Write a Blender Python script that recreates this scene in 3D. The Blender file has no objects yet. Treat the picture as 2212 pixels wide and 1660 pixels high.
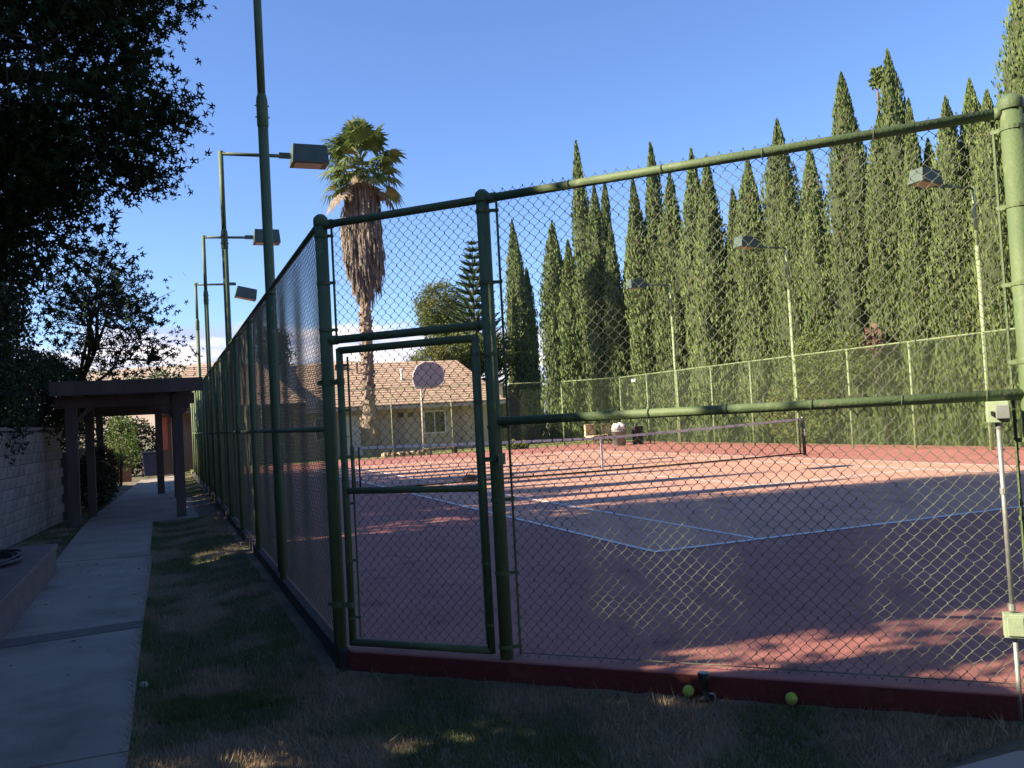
import bpy, math, random
import numpy as np
from mathutils import Vector, Matrix

random.seed(7)
RNG = np.random.default_rng(7)
scene = bpy.context.scene
C = scene.collection
PI = math.pi

# ------------------------------------------------------------------ camera
CAM = (-4.9456, -8.5169, 1.5816)
YAW, PITCH, ROLL = math.radians(21.566), math.radians(1.995), math.radians(-3.135)
F = Vector((math.sin(YAW)*math.cos(PITCH), math.cos(YAW)*math.cos(PITCH), math.sin(PITCH)))
R = Vector((math.cos(YAW), -math.sin(YAW), 0)); U = R.cross(F)
R2 = R*math.cos(ROLL) + U*math.sin(ROLL); U2 = -R*math.sin(ROLL) + U*math.cos(ROLL)
cam_data = bpy.data.cameras.new('camera'); cam = bpy.data.objects.new('camera', cam_data); C.objects.link(cam)
m4 = Matrix((R2, U2, -F)).transposed().to_4x4(); m4.translation = Vector(CAM)
cam.matrix_world = m4
cam_data.sensor_fit = 'HORIZONTAL'; cam_data.sensor_width = 36; cam_data.lens = 1919.27/2212*36
cam_data.clip_start = 0.05; cam_data.clip_end = 5000
scene.camera = cam

# ------------------------------------------------------------------ light
SUN_AZ, SUN_EL = math.radians(275), math.radians(31)      # azimuth clockwise from +Y
SKY_STRENGTH, SUN_STRENGTH, EXPOSURE = 0.068, 5.0, 1.50
w = bpy.data.worlds.new('World'); scene.world = w; w.use_nodes = True
nt = w.node_tree; nt.nodes.clear()
def N(t, **k):
    n = nt.nodes.new(t)
    for a, b in k.items(): setattr(n, a, b)
    return n
def L(a, b): nt.links.new(a, b)
sky = N('ShaderNodeTexSky', sky_type='NISHITA', sun_disc=False, sun_elevation=SUN_EL, sun_rotation=SUN_AZ,
        altitude=250, air_density=1.0, dust_density=0.15, ozone_density=4.0)
tc = N('ShaderNodeTexCoord'); sx = N('ShaderNodeSeparateXYZ'); L(tc.outputs['Generated'], sx.inputs[0])
mp = N('ShaderNodeMapping'); mp.inputs['Scale'].default_value = (5, 5, 16); L(tc.outputs['Generated'], mp.inputs[0])
nz = N('ShaderNodeTexNoise'); nz.inputs['Scale'].default_value = 1.6; nz.inputs['Detail'].default_value = 6; L(mp.outputs[0], nz.inputs[0])
# cloud bank hugging the horizon: top edge about 6 degrees up, ragged
ma = N('ShaderNodeMath', operation='MULTIPLY_ADD'); L(nz.outputs[0], ma.inputs[0]); ma.inputs[1].default_value = -0.11; L(sx.outputs[2], ma.inputs[2])
mr = N('ShaderNodeMapRange'); mr.interpolation_type = 'SMOOTHSTEP'; L(ma.outputs[0], mr.inputs[0])
mr.inputs[1].default_value = 0.036; mr.inputs[2].default_value = 0.056; mr.inputs[3].default_value = 0.92; mr.inputs[4].default_value = 0.0
nz2 = N('ShaderNodeTexNoise'); nz2.inputs['Scale'].default_value = 2.6; nz2.inputs['Detail'].default_value = 5; L(mp.outputs[0], nz2.inputs[0])
cr = N('ShaderNodeValToRGB'); L(nz2.outputs[0], cr.inputs[0])
cr.color_ramp.elements[0].position = 0.4; cr.color_ramp.elements[0].color = (3.2, 3.7, 5.6, 1)
cr.color_ramp.elements[1].position = 0.62; cr.color_ramp.elements[1].color = (8.5, 7.6, 7.6, 1)
mx = N('ShaderNodeMix', data_type='RGBA'); L(mr.outputs[0], mx.inputs[0]); L(sky.outputs[0], mx.inputs[6]); L(cr.outputs[0], mx.inputs[7])
tint = N('ShaderNodeMix', data_type='RGBA', blend_type='MULTIPLY'); tint.inputs[0].default_value = 1; L(sky.outputs[0], tint.inputs[6]); tint.inputs[7].default_value = (.98, 1.04, 1.28, 1)
L(tint.outputs[2], mx.inputs[6])
bg = N('ShaderNodeBackground'); bg.inputs[1].default_value = SKY_STRENGTH; L(mx.outputs[2], bg.inputs[0])
wo = N('ShaderNodeOutputWorld'); L(bg.outputs[0], wo.inputs[0])

sd = bpy.data.lights.new('sun', 'SUN'); sd.energy = SUN_STRENGTH; sd.angle = math.radians(0.5); sd.color = (1.0, 0.84, 0.62)
so = bpy.data.objects.new('sun', sd); C.objects.link(so)
sv = Vector((math.sin(SUN_AZ)*math.cos(SUN_EL), math.cos(SUN_AZ)*math.cos(SUN_EL), math.sin(SUN_EL)))
so.rotation_euler = sv.to_track_quat('Z', 'Y').to_euler(); so.location = (-30, 5, 30)
vs = scene.view_settings; vs.view_transform = 'Standard'; vs.look = 'None'; vs.exposure = EXPOSURE; vs.gamma = 1
vs.use_curve_mapping = False
scene.render.engine = 'CYCLES'

# ------------------------------------------------------------------ materials
def mat(name, c1, c2=None, scale=4.0, rough=0.8, bump=0.0, bscale=None, detail=5, c3=None, s3=1.0, t3=(0.5, 0.7),
        trans=0.0, metal=0.0, spec=0.5, stretch=(1, 1, 1), rand=0.0, lo=0.35, hi=0.65, twosided=False):
    m = bpy.data.materials.new(name); m.use_nodes = True; t = m.node_tree; t.nodes.clear()
    def n(ty, **k):
        q = t.nodes.new(ty)
        for a, b in k.items(): setattr(q, a, b)
        return q
    l = t.links.new
    out = n('ShaderNodeOutputMaterial'); p = n('ShaderNodeBsdfPrincipled'); l(p.outputs[0], out.inputs[0])
    p.inputs['Roughness'].default_value = rough; p.inputs['Metallic'].default_value = metal
    p.inputs['Specular IOR Level'].default_value = spec
    co = n('ShaderNodeTexCoord'); mpp = n('ShaderNodeMapping'); mpp.inputs['Scale'].default_value = stretch; l(co.outputs['Object'], mpp.inputs[0])
    c2 = c2 or tuple(x*0.75 for x in c1)
    nn = n('ShaderNodeTexNoise'); nn.inputs['Scale'].default_value = scale; nn.inputs['Detail'].default_value = detail; l(mpp.outputs[0], nn.inputs[0])
    r = n('ShaderNodeValToRGB'); l(nn.outputs[0], r.inputs[0])
    r.color_ramp.elements[0].position = lo; r.color_ramp.elements[0].color = (*c1, 1)
    r.color_ramp.elements[1].position = hi; r.color_ramp.elements[1].color = (*c2, 1)
    col = r.outputs[0]
    if c3:
        n3 = n('ShaderNodeTexNoise'); n3.inputs['Scale'].default_value = s3; n3.inputs['Detail'].default_value = 6; l(mpp.outputs[0], n3.inputs[0])
        q = n('ShaderNodeMapRange'); q.inputs[1].default_value = t3[0]; q.inputs[2].default_value = t3[1]; l(n3.outputs[0], q.inputs[0])
        x = n('ShaderNodeMix', data_type='RGBA'); l(q.outputs[0], x.inputs[0]); l(col, x.inputs[6]); x.inputs[7].default_value = (*c3, 1); col = x.outputs[2]
    if rand:
        oi = n('ShaderNodeObjectInfo'); hs = n('ShaderNodeHueSaturation'); mm = n('ShaderNodeMapRange')
        l(oi.outputs['Random'], mm.inputs[0]); mm.inputs[3].default_value = 1-rand; mm.inputs[4].default_value = 1+rand
        l(mm.outputs[0], hs.inputs['Value']); l(col, hs.inputs['Color']); col = hs.outputs[0]
    l(col, p.inputs['Base Color'])
    if bump:
        bn = n('ShaderNodeTexNoise'); bn.inputs['Scale'].default_value = bscale or scale*6; bn.inputs['Detail'].default_value = 6; l(mpp.outputs[0], bn.inputs[0])
        b = n('ShaderNodeBump'); b.inputs['Strength'].default_value = bump; b.inputs['Distance'].default_value = 0.02
        l(bn.outputs[0], b.inputs['Height']); l(b.outputs[0], p.inputs['Normal'])
    if trans:
        tr = n('ShaderNodeBsdfTranslucent'); l(col, tr.inputs[0]); ms = n('ShaderNodeMixShader'); ms.inputs[0].default_value = trans
        l(p.outputs[0], ms.inputs[1]); l(tr.outputs[0], ms.inputs[2]); l(ms.outputs[0], out.inputs[0])
    return m

M = {}
M['fence_green'] = mat('fence_green', (.105, .155, .065), (.075, .12, .052), 3, .65, .2, 60, c3=(.15, .185, .10), s3=14, t3=(.60, .72))
M['fence_sunlit'] = mat('fence_sunlit', (.24, .31, .15), (.19, .26, .12), 3, .55, .1, 60, c3=(.30, .34, .22), s3=6, t3=(.56, .7))  # same green paint, lightened to stand in for sun on the far fences
M['wire'] = mat('wire', (.14, .16, .115), (.09, .105, .075), 12, .45, metal=.1)
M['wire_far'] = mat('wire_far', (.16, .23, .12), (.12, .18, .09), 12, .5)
M['lamp_green'] = mat('lamp_green', (.075, .11, .085), (.06, .09, .07), 5, .5)
M['lens'] = mat('lens', (.42, .36, .30), (.3, .26, .22), 3, .35)
M['bare_metal'] = mat('bare_metal', (.42, .44, .42), (.3, .32, .3), 30, .45, metal=.6)
M['box_green'] = mat('box_green', (.30, .38, .24), (.24, .30, .20), 14, .55, .1)
M['grey_plastic'] = mat('grey_plastic', (.22, .24, .23), (.16, .18, .17), 10, .5)
M['black'] = mat('black', (.012, .013, .015), (.02, .02, .02), 8, .55)
M['court_outer'] = mat('court_outer', (.31, .12, .098), (.36, .15, .122), 1.1, .82, .25, 90, c3=(.17, .07, .06), s3=3.5, t3=(.55, .75))
M['court_inner'] = mat('court_inner', (.50, .275, .20), (.44, .235, .17), .7, .85, .25, 90, c3=(.27, .16, .13), s3=2.5, t3=(.52, .78), stretch=(1, .35, 1))
M['line_paint'] = mat('line_paint', (.80, .79, .77), (.66, .65, .63), 14, .8)
M['curb_red'] = mat('curb_red', (.145, .027, .023), (.10, .024, .021), 4, .8, .4, 30, c3=(.16, .04, .033), s3=9, t3=(.56, .7))
M['edge_shade'] = mat('edge_shade', (.045, .035, .033), (.03, .025, .025), 5, .9, .3, 30)  # dark colour standing in for shade along the slab's left side
M['concrete'] = mat('concrete', (.34, .295, .25), (.28, .24, .205), 2.2, .85, .3, 70, c3=(.15, .135, .12), s3=1.3, t3=(.50, .78), rand=.06)
M['concrete_strip'] = mat('concrete_strip', (.17, .15, .14), (.12, .11, .105), 9, .9, .4, 40)
M['soil'] = mat('soil', (.13, .11, .075), (.09, .09, .05), 1.6, .95, .6, 18, c3=(.24, .19, .135), s3=1.1, t3=(.52, .68))
M['earth'] = mat('earth', (.16, .13, .08), (.12, .12, .05), .1, .95)
M['lawn_far'] = mat('lawn_far', (.22, .21, .07), (.14, .17, .05), 1.2, .95, .5, 20)
M['grass'] = mat('grass', (.10, .14, .040), (.15, .18, .07), 2.5, .7, c3=(.40, .31, .20), s3=1.3, t3=(.46, .58), trans=.25)
M['straw'] = mat('straw', (.24, .21, .14), (.16, .14, .09), 30, .8)
M['block'] = mat('block', (.27, .245, .22), (.20, .185, .17), 7, .9, .5, 50, rand=.16, c3=(.12, .11, .10), s3=4, t3=(.56, .76))
M['mortar'] = mat('mortar', (.10, .095, .09), (.08, .075, .07), 20, .95)
M['planter'] = mat('planter', (.20, .145, .13), (.15, .115, .105), 5, .9, .4, 40)
M['brick_red'] = mat('brick_red', (.30, .12, .07), (.22, .09, .055), 8, .9, .3, 50, rand=.2)
M['timber'] = mat('timber', (.125, .092, .078), (.085, .064, .055), 3, .8, .3, 30, stretch=(1, 1, .15))
M['bark'] = mat('bark', (.085, .062, .045), (.045, .035, .028), 6, .95, .8, 16, stretch=(1, 1, .25))
M['twig'] = mat('twig', (.045, .036, .028), (.03, .025, .02), 6, .9)
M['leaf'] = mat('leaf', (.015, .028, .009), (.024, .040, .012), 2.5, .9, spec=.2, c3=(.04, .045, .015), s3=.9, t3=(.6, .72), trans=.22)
M['leaf_pale'] = mat('leaf_pale', (.055, .075, .030), (.08, .10, .045), 2.5, .6, trans=.25)
M['cypress'] = mat('cypress', (.095, .145, .042), (.135, .185, .058), .9, .85, c3=(.115, .115, .05), s3=1.6, t3=(.57, .76), trans=.12, rand=.14)
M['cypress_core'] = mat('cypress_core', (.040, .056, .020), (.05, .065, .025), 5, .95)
M['cypress_dead'] = mat('cypress_dead', (.16, .10, .07), (.11, .075, .05), 3, .9)
M['pine'] = mat('pine', (.055, .095, .032), (.035, .065, .024), 2, .75, trans=.1)
M['bushgreen'] = mat('bushgreen', (.14, .18, .04), (.085, .12, .03), .6, .75, trans=.3, c3=(.19, .19, .05), s3=.5, t3=(.5, .62))
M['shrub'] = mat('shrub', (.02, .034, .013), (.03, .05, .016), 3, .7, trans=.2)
M['lightplant'] = mat('lightplant', (.11, .17, .03), (.07, .12, .02), 5, .6, trans=.35)
M['yellowflower'] = mat('yellowflower', (.55, .5, .12), (.3, .36, .08), 9, .8, trans=.2)
M['palm_leaf'] = mat('palm_leaf', (.085, .13, .034), (.13, .18, .05), 1.2, .45, trans=.25, c3=(.30, .29, .12), s3=1.1, t3=(.52, .68))
M['palm_dead'] = mat('palm_dead', (.28, .225, .17), (.15, .12, .095), 2.2, .9, c3=(.10, .075, .055), s3=3.2, t3=(.52, .72), trans=.1)
M['palm_trunk'] = mat('palm_trunk', (.30, .235, .18), (.15, .115, .085), 2.6, .95, .8, 9, stretch=(1, 1, 1.6))
M['stucco'] = mat('stucco', (.44, .36, .285), (.40, .33, .26), 1.5, .9, .3, 60)
M['stucco_shaded'] = mat('stucco_shaded', (.16, .11, .085), (.12, .085, .07), 1.5, .9, .3, 60)  # stucco darkened in colour for the shade on the wing
M['fascia'] = mat('fascia', (.46, .42, .36), (.38, .35, .30), 5, .7)
M['white_trim'] = mat('white_trim', (.74, .74, .72), (.66, .66, .65), 5, .6)
M['glass'] = mat('glass', (.018, .02, .02), (.028, .03, .03), 2, .15, spec=.4)
M['tile'] = mat('tile', (.46, .33, .235), (.40, .285, .20), 4, .85, .3, 20, rand=.09, c3=(.27, .18, .135), s3=3, t3=(.55, .75))
M['shed'] = mat('shed', (.030, .034, .026), (.022, .024, .02), 3, .85)
M['board'] = mat('board', (.30, .30, .31), (.27, .27, .28), 3, .4)
M['net_cord'] = mat('net_cord', (.012, .012, .013), (.02, .02, .02), 8, .8)
M['net_band'] = mat('net_band', (.62, .62, .62), (.45, .45, .46), 6, .8)
M['ball'] = mat('ball', (.42, .60, .06), (.50, .66, .09), 40, .95, .6, 200)
M['tan'] = mat('tan', (.55, .43, .27), (.48, .37, .24), 4, .8)
M['brownwood'] = mat('brownwood', (.22, .14, .09), (.16, .10, .07), 6, .8)
M['hill'] = mat('hill', (.42, .33, .25), (.34, .27, .20), .012, .95, c3=(.20, .19, .13), s3=.03, t3=(.55, .65))
M['bin_blue'] = mat('bin_blue', (.012, .018, .05), (.02, .03, .07), 5, .5)
M['hose'] = mat('hose', (.05, .05, .055), (.035, .035, .04), 9, .5)
M['deadleaf'] = mat('deadleaf', (.02, .016, .013), (.04, .03, .02), 9, .9, rand=.3)
M['redpaint'] = mat('redpaint', (.45, .11, .06), (.36, .09, .05), 4, .7)

# ------------------------------------------------------------------ mesh helpers
def np_mesh(name, V, Fa, smooth=False):
    """V (n,3); Fa (m,k) uniform polygons, or a list of such arrays"""
    if not isinstance(Fa, (list, tuple)): Fa = [Fa]
    Fa = [np.asarray(f, dtype=np.int32) for f in Fa if len(f)]
    me = bpy.data.meshes.new(name); V = np.asarray(V, dtype=np.float32)
    me.vertices.add(len(V)); me.vertices.foreach_set('co', V.ravel())
    loops = np.concatenate([f.ravel() for f in Fa]); sizes = np.concatenate([np.full(len(f), f.shape[1], dtype=np.int32) for f in Fa])
    me.loops.add(len(loops)); me.loops.foreach_set('vertex_index', loops)
    me.polygons.add(len(sizes)); st = np.zeros(len(sizes), dtype=np.int32); st[1:] = np.cumsum(sizes)[:-1]
    me.polygons.foreach_set('loop_start', st)
    me.polygons.foreach_set('use_smooth', np.full(len(sizes), smooth, dtype=bool))
    me.update(calc_edges=True); me.validate()
    return me

class MB:
    def __init__(s): s.v = []; s.f = []
    def box(s, x0, x1, y0, y1, z0, z1):
        b = len(s.v); s.v += [(x, y, z) for z in (z0, z1) for y in (y0, y1) for x in (x0, x1)]
        s.f += [[b+i for i in q] for q in ((0, 2, 3, 1), (4, 5, 7, 6), (0, 1, 5, 4), (2, 6, 7, 3), (0, 4, 6, 2), (1, 3, 7, 5))]; return s
    def obox(s, o, ax, ay, az):
        o, ax, ay, az = map(Vector, (o, ax, ay, az)); b = len(s.v)
        for k in (0, 1):
            for j in (0, 1):
                for i in (0, 1): s.v.append(tuple(o+ax*i+ay*j+az*k))
        s.f += [[b+i for i in q] for q in ((0, 2, 3, 1), (4, 5, 7, 6), (0, 1, 5, 4), (2, 6, 7, 3), (0, 4, 6, 2), (1, 3, 7, 5))]; return s
    def tube(s, pts, r, n=10, cap=True, flat=1.0):
        pts = [Vector(p) for p in pts]; rs = r if isinstance(r, (list, tuple)) else [r]*len(pts)
        b = len(s.v); prev = None
        for i, p in enumerate(pts):
            d = (pts[min(i+1, len(pts)-1)]-pts[max(i-1, 0)]); d = d.normalized() if d.length > 1e-9 else Vector((0, 0, 1))
            if prev is None: a = d.orthogonal().normalized()
            else:
                a = prev - d*prev.dot(d); a = a.normalized() if a.length > 1e-6 else d.orthogonal().normalized()
            prev = a; c = d.cross(a)
            for k in range(n):
                t = 2*PI*k/n; s.v.append(tuple(p+(a*math.cos(t)+c*math.sin(t)*flat)*rs[i]))
        for i in range(len(pts)-1):
            for k in range(n):
                k2 = (k+1) % n; s.f.append([b+i*n+k, b+i*n+k2, b+(i+1)*n+k2, b+(i+1)*n+k])
        if cap:
            s.f.append([b+k for k in range(n)][::-1]); e = b+(len(pts)-1)*n; s.f.append([e+k for k in range(n)])
        return s
    def lathe(s, c, prof, n=16):
        b = len(s.v)
        for (r, z) in prof:
            for k in range(n): s.v.append((c[0]+r*math.cos(2*PI*k/n), c[1]+r*math.sin(2*PI*k/n), c[2]+z))
        for i in range(len(prof)-1):
            for k in range(n):
                k2 = (k+1) % n; s.f.append([b+i*n+k, b+i*n+k2, b+(i+1)*n+k2, b+(i+1)*n+k])
        s.f.append([b+k for k in range(n)][::-1]); e = b+(len(prof)-1)*n; s.f.append([e+k for k in range(n)]); return s
    def prism(s, poly, z0, z1):
        b = len(s.v); n = len(poly)
        s.v += [(x, y, z0) for x, y in poly] + [(x, y, z1) for x, y in poly]
        s.f.append(list(range(b, b+n))[::-1]); s.f.append(list(range(b+n, b+2*n)))
        for i in range(n):
            j = (i+1) % n; s.f.append([b+i, b+j, b+n+j, b+n+i])
        return s
    def poly(s, pts): b = len(s.v); s.v += [tuple(p) for p in pts]; s.f.append(list(range(b, b+len(pts)))); return s
    def mesh(s, name, smooth=False):
        me = bpy.data.meshes.new(name); me.from_pydata(s.v, [], s.f)
        if smooth:
            me.polygons.foreach_set('use_smooth', [len(p.vertices) == 4 for p in me.polygons])
        me.update(); return me
    def build(s, name, m, parent=None, smooth=False, bevel=0, kind=None):
        o = link(name, s.mesh(name, smooth), m, parent)
        if bevel:
            b = o.modifiers.new('bevel', 'BEVEL'); b.width = bevel; b.segments = 2; b.limit_method = 'ANGLE'
        if kind: o['kind'] = kind
        return o

def link(name, me, m, parent=None, loc=None, kind=None):
    o = bpy.data.objects.new(name, me); C.objects.link(o)
    if m and not me.materials: me.materials.append(m)
    if parent: o.parent = parent
    if loc: o.location = loc
    if kind: o['kind'] = kind
    return o
def tag(o, label, cat, group=None):
    o['label'] = label; o['category'] = cat
    if group: o['group'] = group
    return o
def thing(name, loc, label, cat, group=None, rz=0):
    o = bpy.data.objects.new(name, None); o.empty_display_size = .2; C.objects.link(o); o.location = loc; o.rotation_euler = (0, 0, rz)
    return tag(o, label, cat, group)
def struct(o): o['kind'] = 'structure'; return o
def setlab(o, l): o['label'] = l; return o

# ------------------------------------------------------------------ ground
Z0 = -0.20    # lawn level; court surface is 0
g = MB()
g.poly([(-2500, -2500, -.26), (2500, -2500, -.26), (2500, 2500, -.26), (-2500, 2500, -.26)])
struct(g.build('ground', M['earth']))
n = 60
xs = np.linspace(-8.0, 2.0, 101); ys = np.linspace(-12, 42, 271)
X, Y = np.meshgrid(xs, ys, indexing='ij')
def gz(X, Y):
    d = -(X+Y+5.95)/1.4142
    r1 = .082*np.clip(1-(d-.1)/.6, 0, 1)**1.3*(X < 2)*np.clip((X+4.5)/.5, 0, 1)*(Y < -1.7)
    r2 = .105*np.clip((X+4.9)/.95, 0, 1)**1.3*np.clip((Y+2.6)/1.2, 0, 1)*(X < -3.7)
    return Z0-.012+np.maximum(r1, r2)
Zg = gz(X, Y) + .005*np.sin(X*2.1+Y*.7)*np.cos(Y*1.3) + RNG.normal(0, .0035, X.shape)
V = np.stack([X, Y, Zg], -1).reshape(-1, 3); a = np.arange(101*271).reshape(101, 271)
Fq = np.stack([a[:-1, :-1], a[1:, :-1], a[1:, 1:], a[:-1, 1:]], -1).reshape(-1, 4)
me = np_mesh('lawn', V, Fq, True); struct(link('lawn', me, M['soil']))
lf = MB(); lf.box(-3.9, 30, 30.3, 60, -.24, -.02); struct(lf.build('backyard_grass', M['lawn_far']))

# court slab
UL, UR, VN, VF = -3.83, 14.95, -5.2, 30.2
CH = 3.08
cor = [(UL, VN+CH), (UL+CH, VN), (16.2, VN), (16.2, VF-1.6), (14.7, VF), (UL+1, VF), (UL, VF-1)]
def off(poly, d):
    c = Vector((5, 12)); out = []
    for i in range(len(poly)):
        p0, p1, p2 = Vector(poly[i-1]), Vector(poly[i]), Vector(poly[(i+1) % len(poly)])
        e1 = (p1-p0).normalized(); e2 = (p2-p1).normalized(); n1 = Vector((e1.y, -e1.x)); n2 = Vector((e2.y, -e2.x))
        k = (n1+n2); k = k/(k.dot(n1)); out.append(tuple(p1+k*d))
    return out
slab = off(cor, .055)
slab = [(-3.79 if x < -3.85 else x, y) for x, y in slab]
slab[0] = (-3.79, slab[1][1]+slab[1][0]+3.79)
court = MB(); court.prism(slab, -.4, 0)
co = struct(court.build('court_surface', M['court_outer'], bevel=.012))
# red painted curb faces, one part per side, 6 mm proud of the slab edge
for i in (0, 1):
    p0, p1 = Vector(slab[i]), Vector(slab[(i+1) % len(slab)])
    if i == 1: continue
    e = (p1-p0).normalized(); nn = Vector((e.y, -e.x))
    q = MB().obox((p0.x, p0.y, -.4), (*(p1-p0), 0), (*(nn*.012), 0), (0, 0, .392)); q.build('curb_face', M['curb_red'], co)
MB().box(-3.86, -3.792, slab[0][1], 29, -.4, .006).build('edge_strip', M['edge_shade'], co)
inner = MB(); inner.poly([(0, 0, .004), (10.97, 0, .004), (10.97, 23.77, .004), (0, 23.77, .004)]); inner.build('playing_area', M['court_inner'], co)
def line(x0, x1, y0, y1):
    q = MB(); q.poly([(x0, y0, .008), (x1, y0, .008), (x1, y1, .008), (x0, y1, .008)]); q.build('court_line', M['line_paint'], co)
W = .065
line(-.02, 10.99, -.02, .07); line(-.02, 10.99, 23.70, 23.79)
for u in (0, 10.97): line(u-W/2, u+W/2, .071, 23.699)
for u in (1.37, 9.60): line(u-W/2, u+W/2, .071, 23.699)
for v in (5.485, 18.285): line(1.396, 9.574, v-W/2, v+W/2)
line(5.46, 5.51, 5.512, 18.259)

# path: separate concrete slabs
path = MB(); path.box(-6.4, -5.17, -12, 5.6, -.33, -.2)
po = thing('concrete_path', (0, 0, 0), 'grey concrete path', 'path'); del po['category']; del po['label']; struct(po)
def slabpoly(pts, z=-.17): return MB().prism(pts, -.35, z).build('concrete_slab', M['concrete'], po, bevel=.008)
slabpoly([(-7.6, -9.5), (-5.21, -9.5), (-5.2, -3.3), (-5.19, -3.0), (-7.6, -3.0)], -.180)
slabpoly([(-7.6, -2.985), (-5.19, -2.985), (-5.185, .42), (-7.6, .12)], -.176)
MB().prism([(-7.6, .13), (-5.185, .43), (-5.185, .72), (-7.6, .52)], -.35, -.172).build('joint_strip', M['concrete_strip'], po)
slabpoly([(-7.6, .53), (-5.185, .73), (-5.15, 5.55), (-6.45, 5.75), (-6.6, 5.77), (-7.6, 5.8)], -.168)
slabpoly([(-6.46, 5.77), (-5.19, 5.58), (-5.2, 10.95), (-6.5, 10.95)], -.160)
slabpoly([(-6.5, 10.97), (-3.96, 10.97), (-3.96, 13.98), (-6.46, 13.98)], -.158)
slabpoly([(-6.46, 14.0), (-3.96, 14.0), (-3.96, 17.0), (-6.3, 17.0)], -.158)
slabpoly([(-6.3, 17.02), (-4.6, 17.02), (-4.58, 24.0), (-6.0, 24.0)], -.158)
slabpoly([(-6.0, 24.02), (-4.58, 24.02), (-4.56, 31.1), (-5.8, 29.4)], -.158)
po2 = struct(MB().prism([(-1.62, -5.32), (3, -5.27), (3, -10), (-2.2, -10)], -.35, -.172).build('concrete_pavement', M['concrete'], bevel=.01))

# grass blades
def blades(n, sampler, h=(.02, .055), wd=.0035, seed=1, lean=.5):
    r = np.random.default_rng(seed); P = sampler(n, r); n = len(P)
    hh = r.uniform(*h, n); t = r.uniform(0, 2*PI, n); ld = r.uniform(0, 2*PI, n); la = r.uniform(0, lean, n)*hh*1.6
    dx = np.cos(t)*wd; dy = np.sin(t)*wd
    base = np.c_[P, gz(P[:, 0], P[:, 1])]
    a = base+np.c_[-dx, -dy, np.zeros(n)]; b = base+np.c_[dx, dy, np.zeros(n)]; c = base+np.c_[np.cos(ld)*la, np.sin(ld)*la, hh]
    V = np.stack([a, b, c], 1).reshape(-1, 3); return V, np.arange(3*n).reshape(n, 3)
def lawnpts(n, r):
    k1 = int(n*.62)
    u = r.uniform(-5.15, -.6, k1*2); v = -2.0 - r.uniform(0, 1, k1*2)**.9*5.0
    ok = (u+v < UL+VN+CH-.12) & (v < -2.2) | ((v > -3) & (u < -4.05)) ; ok &= ~((v < -5.25) & (u > -1.62))
    ok &= (u+v < UL+VN+CH-.19)
    A = np.c_[u, v][ok][:k1]
    k2 = n-k1; v2 = -2.5+r.uniform(0, 1, k2)**1.5*13.3; u2 = r.uniform(-5.15, -3.97, k2); B = np.c_[u2, v2]
    B = B[(B[:, 0]+B[:, 1] < UL+VN+CH-.19) | (B[:, 1] > -2.1)]
    return np.r_[A, B]
V, Ff = blades(120000, lawnpts, seed=3)
o = link('grass', np_mesh('grass', V, Ff), M['grass'], kind='stuff'); tag(o, 'thin dull green grass with dry patches along the concrete path', 'grass')
V, Ff = blades(5200, lawnpts, seed=31, h=(.05, .105), wd=.0042, lean=.9)
o = link('weeds', np_mesh('weeds', V, Ff), M['grass'], kind='stuff'); tag(o, 'scattered taller weeds standing in the short lawn', 'weeds')
def edgepts(n, r): return np.c_[-5.165+r.normal(0, .018, n), r.uniform(-6, 10.9, n)]
V, Ff = blades(9000, edgepts, seed=32, h=(.03, .085), wd=.0036, lean=1.1)
o = link('edge_grass', np_mesh('edge_grass', V, Ff), M['grass'], kind='stuff'); tag(o, 'ragged grass fringe leaning over the right edge of the concrete path', 'grass')
def leftpts(n, r): return np.c_[r.uniform(-7.3, -6.45, n), r.uniform(4.9, 20, n)]
V, Ff = blades(16000, leftpts, seed=4)
o = link('grass', np_mesh('grass', V, Ff), M['grass'], kind='stuff'); tag(o, 'narrow strip of grass between block wall and path', 'grass')
def farpts(n, r): return np.c_[r.uniform(-4.55, -3.95, n), r.uniform(17.1, 30, n)]
V, Ff = blades(16000, farpts, seed=5, h=(.03, .07), wd=.006)
o = link('grass', np_mesh('grass', V, Ff), M['grass'], kind='stuff'); tag(o, 'green grass strip beyond the pergola beside the left court fence', 'grass')
def strawpts(n, r):
    u = r.uniform(-5.1, -.8, n*4); v = r.uniform(-6.6, -2.6, n*4)
    f = np.sin(u*2.2+1.3)*np.cos(v*1.9+.4)+r.normal(0, .35, n*4)
    ok = (f > .35) & (u+v < UL+VN+CH-.2) & ~((v < -5.25) & (u > -1.62)); return np.c_[u, v][ok][:n]
V, Ff = blades(9000, strawpts, h=(.008, .035), wd=.0022, seed=6, lean=1.6)
o = link('dry_grass', np_mesh('dry_grass', V, Ff), M['straw'], kind='stuff'); tag(o, 'pale dry straw lying over the bare lawn patches by the fence', 'dry grass')

# ------------------------------------------------------------------ hills
def hill(name, az0, az1, dist, h, seed, m):
    r = np.random.default_rng(seed); n = 90; nr = 10
    az = np.linspace(math.radians(az0), math.radians(az1), n)
    prof = sum(np.sin(az*k*9+r.uniform(0, 6))/k for k in (1, 2.3, 5, 11))*.07+1
    V = []
    for j in range(nr):
        f = j/(nr-1); d = dist*(.55+.45*f)
        for i in range(n):
            edge = min(1, (i/(n-1))*8, (1-i/(n-1))*8)
            z = h*prof[i]*math.sin(f*PI/2)**1.6*edge + r.normal(0, h*.012)
            V.append((CAM[0]+math.sin(az[i])*d, CAM[1]+math.cos(az[i])*d, z-1))
    a = np.arange(n*nr).reshape(nr, n); Fq = np.stack([a[:-1, :-1], a[:-1, 1:], a[1:, 1:], a[1:, :-1]], -1).reshape(-1, 4)
    return struct(link(name, np_mesh(name, V, Fq, True), m))
hill('hill', -60, 22, 1300, 88, 3, M['hill'])

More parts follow.
